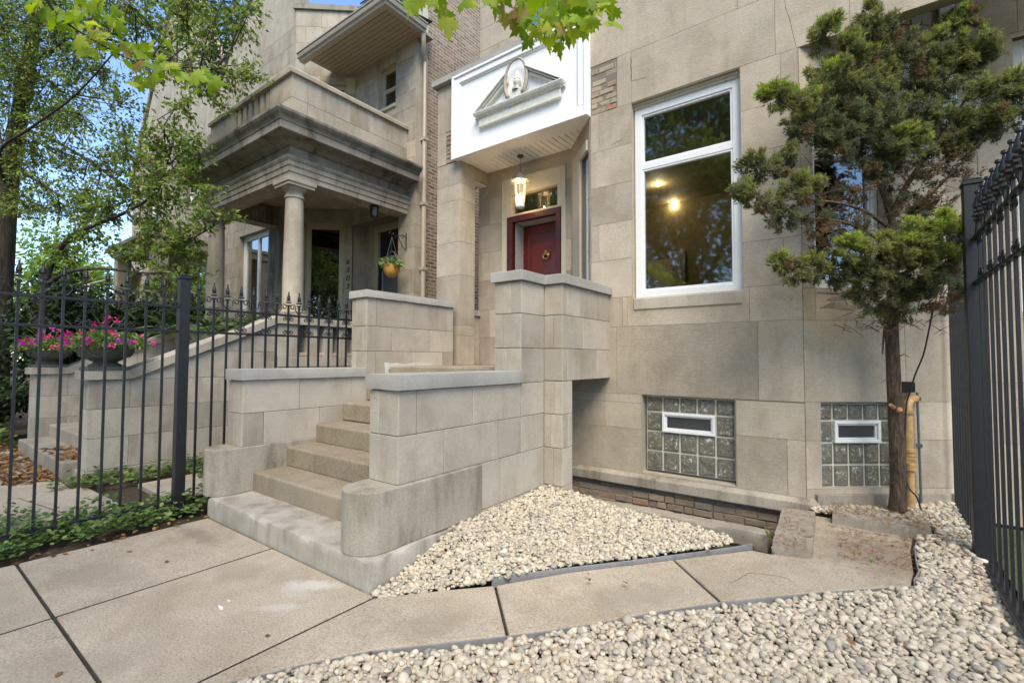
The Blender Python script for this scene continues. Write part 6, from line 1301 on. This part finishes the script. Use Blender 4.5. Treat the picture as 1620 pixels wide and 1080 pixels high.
for (pts, dd) in ((LV, 2.42), (LV2, 2.82)):
    for (u, v) in pts:
        for _ in range(3 if dd < 2.6 else 4):
            p = np.array(T(u + rm_.normal() * (8 if dd < 2.6 else 12), v + rm_.normal() * 8 - 9, dd + rm_.normal() * .10)); Pm.append(p)
            Dm.append((rm_.normal() * .6, rm_.normal() * .6, -1.0 + rm_.normal() * .35) if dd < 2.6 else (.8 + rm_.normal() * .4, rm_.normal() * .5, -.5 + rm_.normal() * .3))
Pm = np.array(Pm); Dm = np.array(Dm); V, F, ix = scatter(*MAPLE, Pm, Dm, rm_.uniform(.07, .115, len(Pm)), roll=-_d, spread=.55)
fastmesh('leaves', V, F, np.clip(rm_.normal(.55, .25, len(Pm)), 0, 1)[ix], LEAF['maple'], mp)
blob_leaves('crown', [(-3.6, -3.4, 6.8), (-2.2, -5.0, 7), (-3.4, -5.2, 7.6), (-4.6, -4.2, 7.8)], [1.4] * 4, 6000, .16, LEAF['tree'], mp, DIAM, seed=5, shell=.6)
# trees over the street behind the photographer (what the windows mirror)
def far_tree(label, x, y, h, r, lm, seed, n=6000, size=.22, lname='street_tree'):
    t = thing(lname, label, 'tree', (x, y, 0)); m = MB(); m.tube([(x, y, -.05), (x + .1, y, h * .3), (x, y + .1, h * .62)], [.03 * r + .08, .02 * r + .06, .04], 10)
    r_ = random.Random(seed); tips = [(x + r_.uniform(-.6, .6) * r, y + r_.uniform(-.6, .6) * r, h * r_.uniform(.55, .95)) for _ in range(9)]
    branches(m, (x, y, h * .3), tips, .022 * r, seed=seed); m.build('trunk', M['bark'], t, smooth=True)
    cs_ = [(a[0], a[1], a[2]) for a in tips] + [(x + r_.uniform(-.3, .3) * r, y + .25 * r, h * q) for q in (.32, .42, .5, .6)]; blob_leaves('crown', cs_, [r * r_.uniform(.38, .55) for _ in cs_], n, size, lm, t, DIAM, seed=seed, shell=.5); return t
far_tree('tall street tree across the road opposite the white window', -6.0, -10, 13.5, 5.2, LEAF['tree'], 51, 20000, .25)
far_tree('street tree across the road opposite the juniper', 3.5, -11, 12, 5.0, LEAF['tree'], 52, 16000, .25)
far_tree('street tree across the road opposite the columned porch', -15, -9, 12, 5.0, LEAF['tree'], 53, 14000, .25)
far_tree('street tree across the road opposite the gabled house', -26, -8, 11, 4.6, LEAF['tree'], 54, 9000, .25)
far_tree('young street tree across the road beside the tall one', -1.5, -13, 10, 4.2, LEAF['tree'], 55, 12000, .25)

far_tree('leafy tree far down the street beyond the lawn', -31, -6, 9, 4.0, LEAF['tree'], 77, 8000, .22, 'background_tree')
# --- evergreens and hedge at the left, bright trees far behind
def bush(label, x, y, z0, rx, ry, h, lm, n, size, seed, name='shrub', tmpl=DIAM, tone=(.5, .2), cat='shrub'):
    t = thing(name, label, cat, (x, y, z0)); r_ = random.Random(seed); m = MB(); cs_ = [(x + r_.uniform(-.6, .6) * rx, y + r_.uniform(-.6, .6) * ry, z0 + h * r_.uniform(.3, .85)) for _ in range(9)] + [(x, y, z0 + h * .4)]
    branches(m, (x, y, z0), cs_, .035, seed=seed, bend=.05); m.build('stems', M['bark'], t)
    blob_leaves('foliage', cs_, [(rx * r_.uniform(.4, .6), ry * r_.uniform(.4, .6), h * r_.uniform(.2, .3)) for _ in cs_], n, size, lm, t, tmpl, seed=seed, tone=tone, shell=.6); return t
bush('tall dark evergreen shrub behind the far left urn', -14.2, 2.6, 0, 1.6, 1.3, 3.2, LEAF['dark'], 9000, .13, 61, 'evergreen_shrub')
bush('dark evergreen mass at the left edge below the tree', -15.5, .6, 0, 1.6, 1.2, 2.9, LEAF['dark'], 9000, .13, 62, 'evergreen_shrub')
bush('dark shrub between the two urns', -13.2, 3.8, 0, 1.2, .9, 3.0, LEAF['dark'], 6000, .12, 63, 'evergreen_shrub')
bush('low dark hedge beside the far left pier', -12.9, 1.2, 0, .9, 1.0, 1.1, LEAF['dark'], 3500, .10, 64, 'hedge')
bush('sparse green shrub at the foot of the left trunk', -13.2, -.2, 0, 1.0, .7, .55, LEAF['ivy'], 2500, .08, 65)
for i, (x, y, h, r_, s_, lb) in enumerate(((-30, 3.5, 7, 3.2, 71, 'sunlit bright green tree beyond the arching branch'), (-34, -.5, 7, 3.4, 72, 'sunlit bright green tree behind the dark evergreens'), (-27, 5.2, 5.5, 2.2, 73, 'bright yellow green tree just left of the gabled house'), (-40, -4, 8, 4.2, 74, 'pale green tree far down the street at the left edge'))):
    far_tree(lb, x, y, h, r_, LEAF['bright'], s_, 9000, .20, 'background_tree')
lw = MB(); quad(lw, -60, -13.6, -3.5, 1.4, .0); struct('lawn', lw, plain('lawn_green', (.10, .17, .035), 1.0, var=.4, scale=6))
pp = MB(); pp.box(-17.6, -17.2, .5, .9, 0, 1.35, .5); pp.box(-17.7, -17.1, .4, 1.0, 1.36, 1.46, .5); pp.box(-17.3, -15.9, .62, .8, 0, .35, .5); tag(pp.build('garden_pillar', M['nwall'], bevel=.01), 'low stone pillar on the lawn beyond the far left pier', 'pillar')

# --- ferns on the neighbour's porch slope
def fern(label, x, y, z, L, n, seed, lm='bright'):
    r_ = random.Random(seed); P = []; D = []; S = []; m = MB()
    for k in range(n):
        a = r_.uniform(0, 6.28); e = r_.uniform(.5, 1.35); l = L * r_.uniform(.6, 1.1); pts = []
        for i in range(9):
            t = i / 8; hh_ = math.cos(e) * l * t + .18 * l * t * t; vv = math.sin(e) * l * t - .75 * l * t * t * math.cos(e) - .2 * l * t * t; pts.append(Vector((x + hh_ * math.cos(a), y + hh_ * math.sin(a), z + vv)))
        m.tube(pts, [.004 * (1 - i / 9) + .001 for i in range(9)], 3)
        for i in range(26):
            t = .12 + .86 * i / 25; f_ = t * 8; j = min(int(f_), 7); p = pts[j].lerp(pts[j + 1], f_ - j); dr = (pts[j + 1] - pts[j]).normalized(); sd_ = dr.cross(Vector((0, 0, 1))).normalized()
            for s_ in (-1, 1): P.append(p); D.append(sd_ * s_ + dr * .5 - Vector((0, 0, .25))); S.append(.10 * L / .7 * math.sin(math.pi * min(1, t * 1.02)) ** .6 + .012)
    tmp = (np.array([[0, 0, 0], [.13, .4, .02], [0, 1, 0], [-.13, .4, .02]]), DIAM[1])
    f = thing('fern', label, 'fern', (x, y, z)); V, F, ix = scatter(*tmp, np.array(P), np.array(D), np.array(S), roll=(0, 0, 1), spread=.15)
    fastmesh('fronds', V, F, np.random.default_rng(seed).uniform(.1, .75, len(P))[ix], LEAF['ivy'], f); m.build('stems', LEAF['ivy'], f)
for i, (u, v, yy, L, lb) in enumerate(((262, 505, 3.3, .75, 'large fern left of the iron post above the stair coping'), (332, 505, 3.3, .7, 'large fern between the iron post and the columns'), (385, 500, 3.6, .6, 'fern behind the fence in front of the pale window'), (415, 492, 4.0, .45, 'small fern at the foot of the corner column'), (240, 470, 3.6, .6, 'fern at the left below the arching branch'))):
    p = at(u, v + 22, Y=yy); fern(lb, p.x, p.y, max(p.z, .3), L, 34, 80 + i)
pb_ = MB(); pb_.box(-10.85, -8.05, 3.1, 3.9, 1.42, 1.62, .5)
# --- ground cover under the left fence and by the neighbour's wall: uncountable
def cover(name, label, regs, n, size, seed, lm='ivy', hmax=.14, z0=0.0):
    r_ = np.random.default_rng(seed); P = []; D = []
    ar = np.array([(b - a) * (d - c) for a, b, c, d, w_ in regs]) * np.array([w_ for *_, w_ in regs]); ar /= ar.sum()
    for (a, b, c, d, w_), k in zip(regs, (ar * n).astype(int)):
        x = r_.uniform(a, b, k); y = r_.uniform(c, d, k); cl = np.sin(x * 9 + 1) * np.cos(y * 7) + r_.normal(0, .35, k); ok = cl > -.35; x, y = x[ok], y[ok]; h = hmax * r_.random(len(x)) ** 1.3 * (.3 + .9 * np.clip(cl[ok], 0, 1))
        P.append(np.stack([x, y, z0 + .01 + h], 1)); a_ = r_.uniform(0, 6.28, len(x)); D.append(np.stack([np.cos(a_), np.sin(a_), r_.uniform(-.1, .7, len(x))], 1))
    P = np.concatenate(P); D = np.concatenate(D); m_ = len(P)
    V, F, ix = scatter(*OVAL, P, D, size * r_.uniform(.6, 1.4, m_), roll=(0, 0, 1), spread=.35); t = np.clip(r_.normal(.5, .22, m_), 0, .96)
    tag(fastmesh(name, V, F, t[ix], LEAF[lm]), label, 'ground cover', kind='stuff')
IVY = (np.array([[0, 0, 0], [.30, .12, .05], [.45, .45, .03], [.25, .80, .02], [0, .95, -.04], [-.25, .80, .02], [-.45, .45, .03], [-.30, .12, .05], [0, .45, -.02]]), np.array([[i, (i + 1) % 8, 8] for i in range(8)]))
OVAL_, OVAL = OVAL, IVY
cover('ground_ivy', 'green creeping ground cover along the foot of the left iron fence', [(-5.95, -5.12, -.6, 1.95, 1.0), (-5.75, -5.30, 1.9, 2.6, 1.2), (-6.6, -5.9, -.4, 1.0, .35)], 7500, .040, 91, hmax=.17)
cover('ground_ivy', 'green creeping plants along the plinth of the sloping stair wall', [(-7.60, -7.1, 1.5, 3.6, 1.0), (-7.1, -6.0, 2.5, 3.6, .7), (-7.75, -7.3, 1.25, 1.7, .6), (-5.9, -5.35, 2.2, 4.2, 1.1)], 5200, .045, 92, hmax=.16)
cover('undergrowth', 'low green plants on the ground beyond the far left pier', [(-14.5, -11.3, -.8, 1.5, 1.0)], 2600, .085, 93, hmax=.35)
OVAL = OVAL_
def litter(name, label, regs, n, size, seed, z=lambda x, y: 0.0, lm='dead', tm=OVAL):
    r_ = np.random.default_rng(seed); P = []
    ar = np.array([w_ for *_, w_ in regs], float); ar /= ar.sum()
    for (a, b, c, d, w_), k in zip(regs, (ar * n).astype(int)): P.append(np.stack([r_.uniform(a, b, k), r_.uniform(c, d, k), np.zeros(k)], 1))
    P = np.concatenate(P); P[:, 2] = [z(x, y) + .006 for x, y in P[:, :2]]; m_ = len(P); a_ = r_.uniform(0, 6.28, m_)
    V, F, ix = scatter(*tm, P, np.stack([np.cos(a_), np.sin(a_), r_.uniform(0, .25, m_)], 1), size * r_.uniform(.6, 1.3, m_), roll=(0, 0, 1), spread=.3)
    tag(fastmesh(name, V, F, r_.random(m_)[ix], LEAF[lm]), label, 'leaf litter', kind='stuff')
litter('leaves', 'drift of dry brown leaves on the garden path and lowest porch steps', [(-10.8, -8.6, .9, 1.44, 6), (-8.7, -8.02, 1.0, 1.44, 3), (-12.3, -11, 1.0, 1.55, 4), (-10.5, -8.2, 0, 1.0, 1)], 900, .085, 95)
litter('leaves', 'dry leaves lying on the second porch step', [(-9.4, -8.1, 1.5, 1.78, 1)], 110, .085, 96, z=lambda x, y: .2)
litter('leaves', 'scattered fallen leaves on the pavement and along the ivy edge', [(-5.06, -4.95, .3, 1.95, 30), (-5.0, -1.5, -.4, 1.9, 12)], 46, .05, 97, z=lambda x, y: gz(y))
NEED = (np.array([[-.04, 0, 0], [.04, 0, 0], [0, 1, .02]]), np.array([[0, 1, 2]]))
litter('leaves', 'rusty fallen leaves caught on the pebbles and steel edging', [(-2.4, -.9, 2.5, 3.9, 1), (-2, .5, 1.4, 4, 1), (-2.2, -2.0, 2.35, 2.55, 1)], 22, .045, 99, z=lambda x, y: gz(y) + .03)
litter('needles', 'rusty juniper needles strewn over the path end and kerb below the trunk', [(-.28, .50, 4.95, 5.5, 10), (-.2, .25, 4.3, 5.0, 5), (.2, .6, 4.6, 5.6, 4), (-.6, .25, 4.0, 4.6, 1), (-.62, -.33, 4.1, 5.1, 3)], 2600, .05, 98, z=lambda x, y: gz(y) + (.085 if (y > 5.0 and x < .42) else .05 if x > .28 else .052 if (x < -.33 and y > 4.08) else .0), tm=NEED)
for (u, v, lb) in ((1216, 850, 'small bright green weed at the corner of the tilted concrete slab'), (1378, 890, 'tiny green weed sprouting alone on the path'),):
    p = at(u, v, Z=.08); t = thing('weed', lb, 'weed', p); m = MB(); rw = random.Random(u)
    for k in range(14 if u < 1300 else 3):
        a = rw.uniform(0, 6.28); l = rw.uniform(.03, .075) if u < 1300 else .035; m.tube([p, p + Vector((math.cos(a) * l * .2, math.sin(a) * l * .2, l * .6)), p + Vector((math.cos(a) * l * .5, math.sin(a) * l * .5, l))], [.004, .005, .001], 4, .8)
    m.build('blades', LEAF['bright'], t)
for (u, v, d) in ((1500, 800, 0),):
    pass
wp = at(1499, 100, Y=6.2); m = MB(); m.box(wp.x - .055, wp.x + .055, 6.14, 6.245, 3.6, 6.5); dpp = m.build('downpipe', M['frame'], house, bevel=.01)
cr_ = MB()
def gcrack(pts, w_):
    rc = random.Random(len(pts) * 7 + int(pts[0][0])); P_ = []
    for (u0_, v0_), (u1_, v1_) in zip(pts[:-1], pts[1:]):
        for i in range(6): P_.append(at(u0_ + (u1_ - u0_) * i / 6 + rc.uniform(-1.5, 1.5), v0_ + (v1_ - v0_) * i / 6 + rc.uniform(-.8, .8), Z=0) + Vector((0, 0, .0005)))
    for a, b in zip(P_[:-1], P_[1:]): a = Vector((a.x, a.y, gz(a.y))); b = Vector((b.x, b.y, gz(b.y))); cr_.tube([a, b], [w_, w_ * .9], 4)
gcrack([(1155, 835 + 95), (1185, 915), (1240, 922), (1260, 932)], .0016); gcrack([(60, 1015), (120, 1000)], .001)
tag(cr_.build('pavement_crack', M['joint']), kind='structure')
# white chalk marks of mortar on the pavement
ms = MB(); rw = random.Random(5)
def splat(u, v, rx, ry, rot):
    c = at(u, v, Z=0); n = 16; ms.extrude([(c.x + math.cos(rot) * rx * math.cos(a) * k - math.sin(rot) * ry * math.sin(a) * k, c.y + math.sin(rot) * rx * math.cos(a) * k + math.cos(rot) * ry * math.sin(a) * k, .0012) for a, k in [(2 * math.pi * i / n, rw.uniform(.6, 1.2)) for i in range(n)]], (0, 0, .0015))
splat(349, 961, .035, .010, -.2); splat(362, 950, .018, .008, .1)
tag(ms.build('mortar_splashes', plain('dried_mortar', (.70, .69, .66), .95)), 'two small white mortar splashes on the pavement near the steps', 'mortar splash')
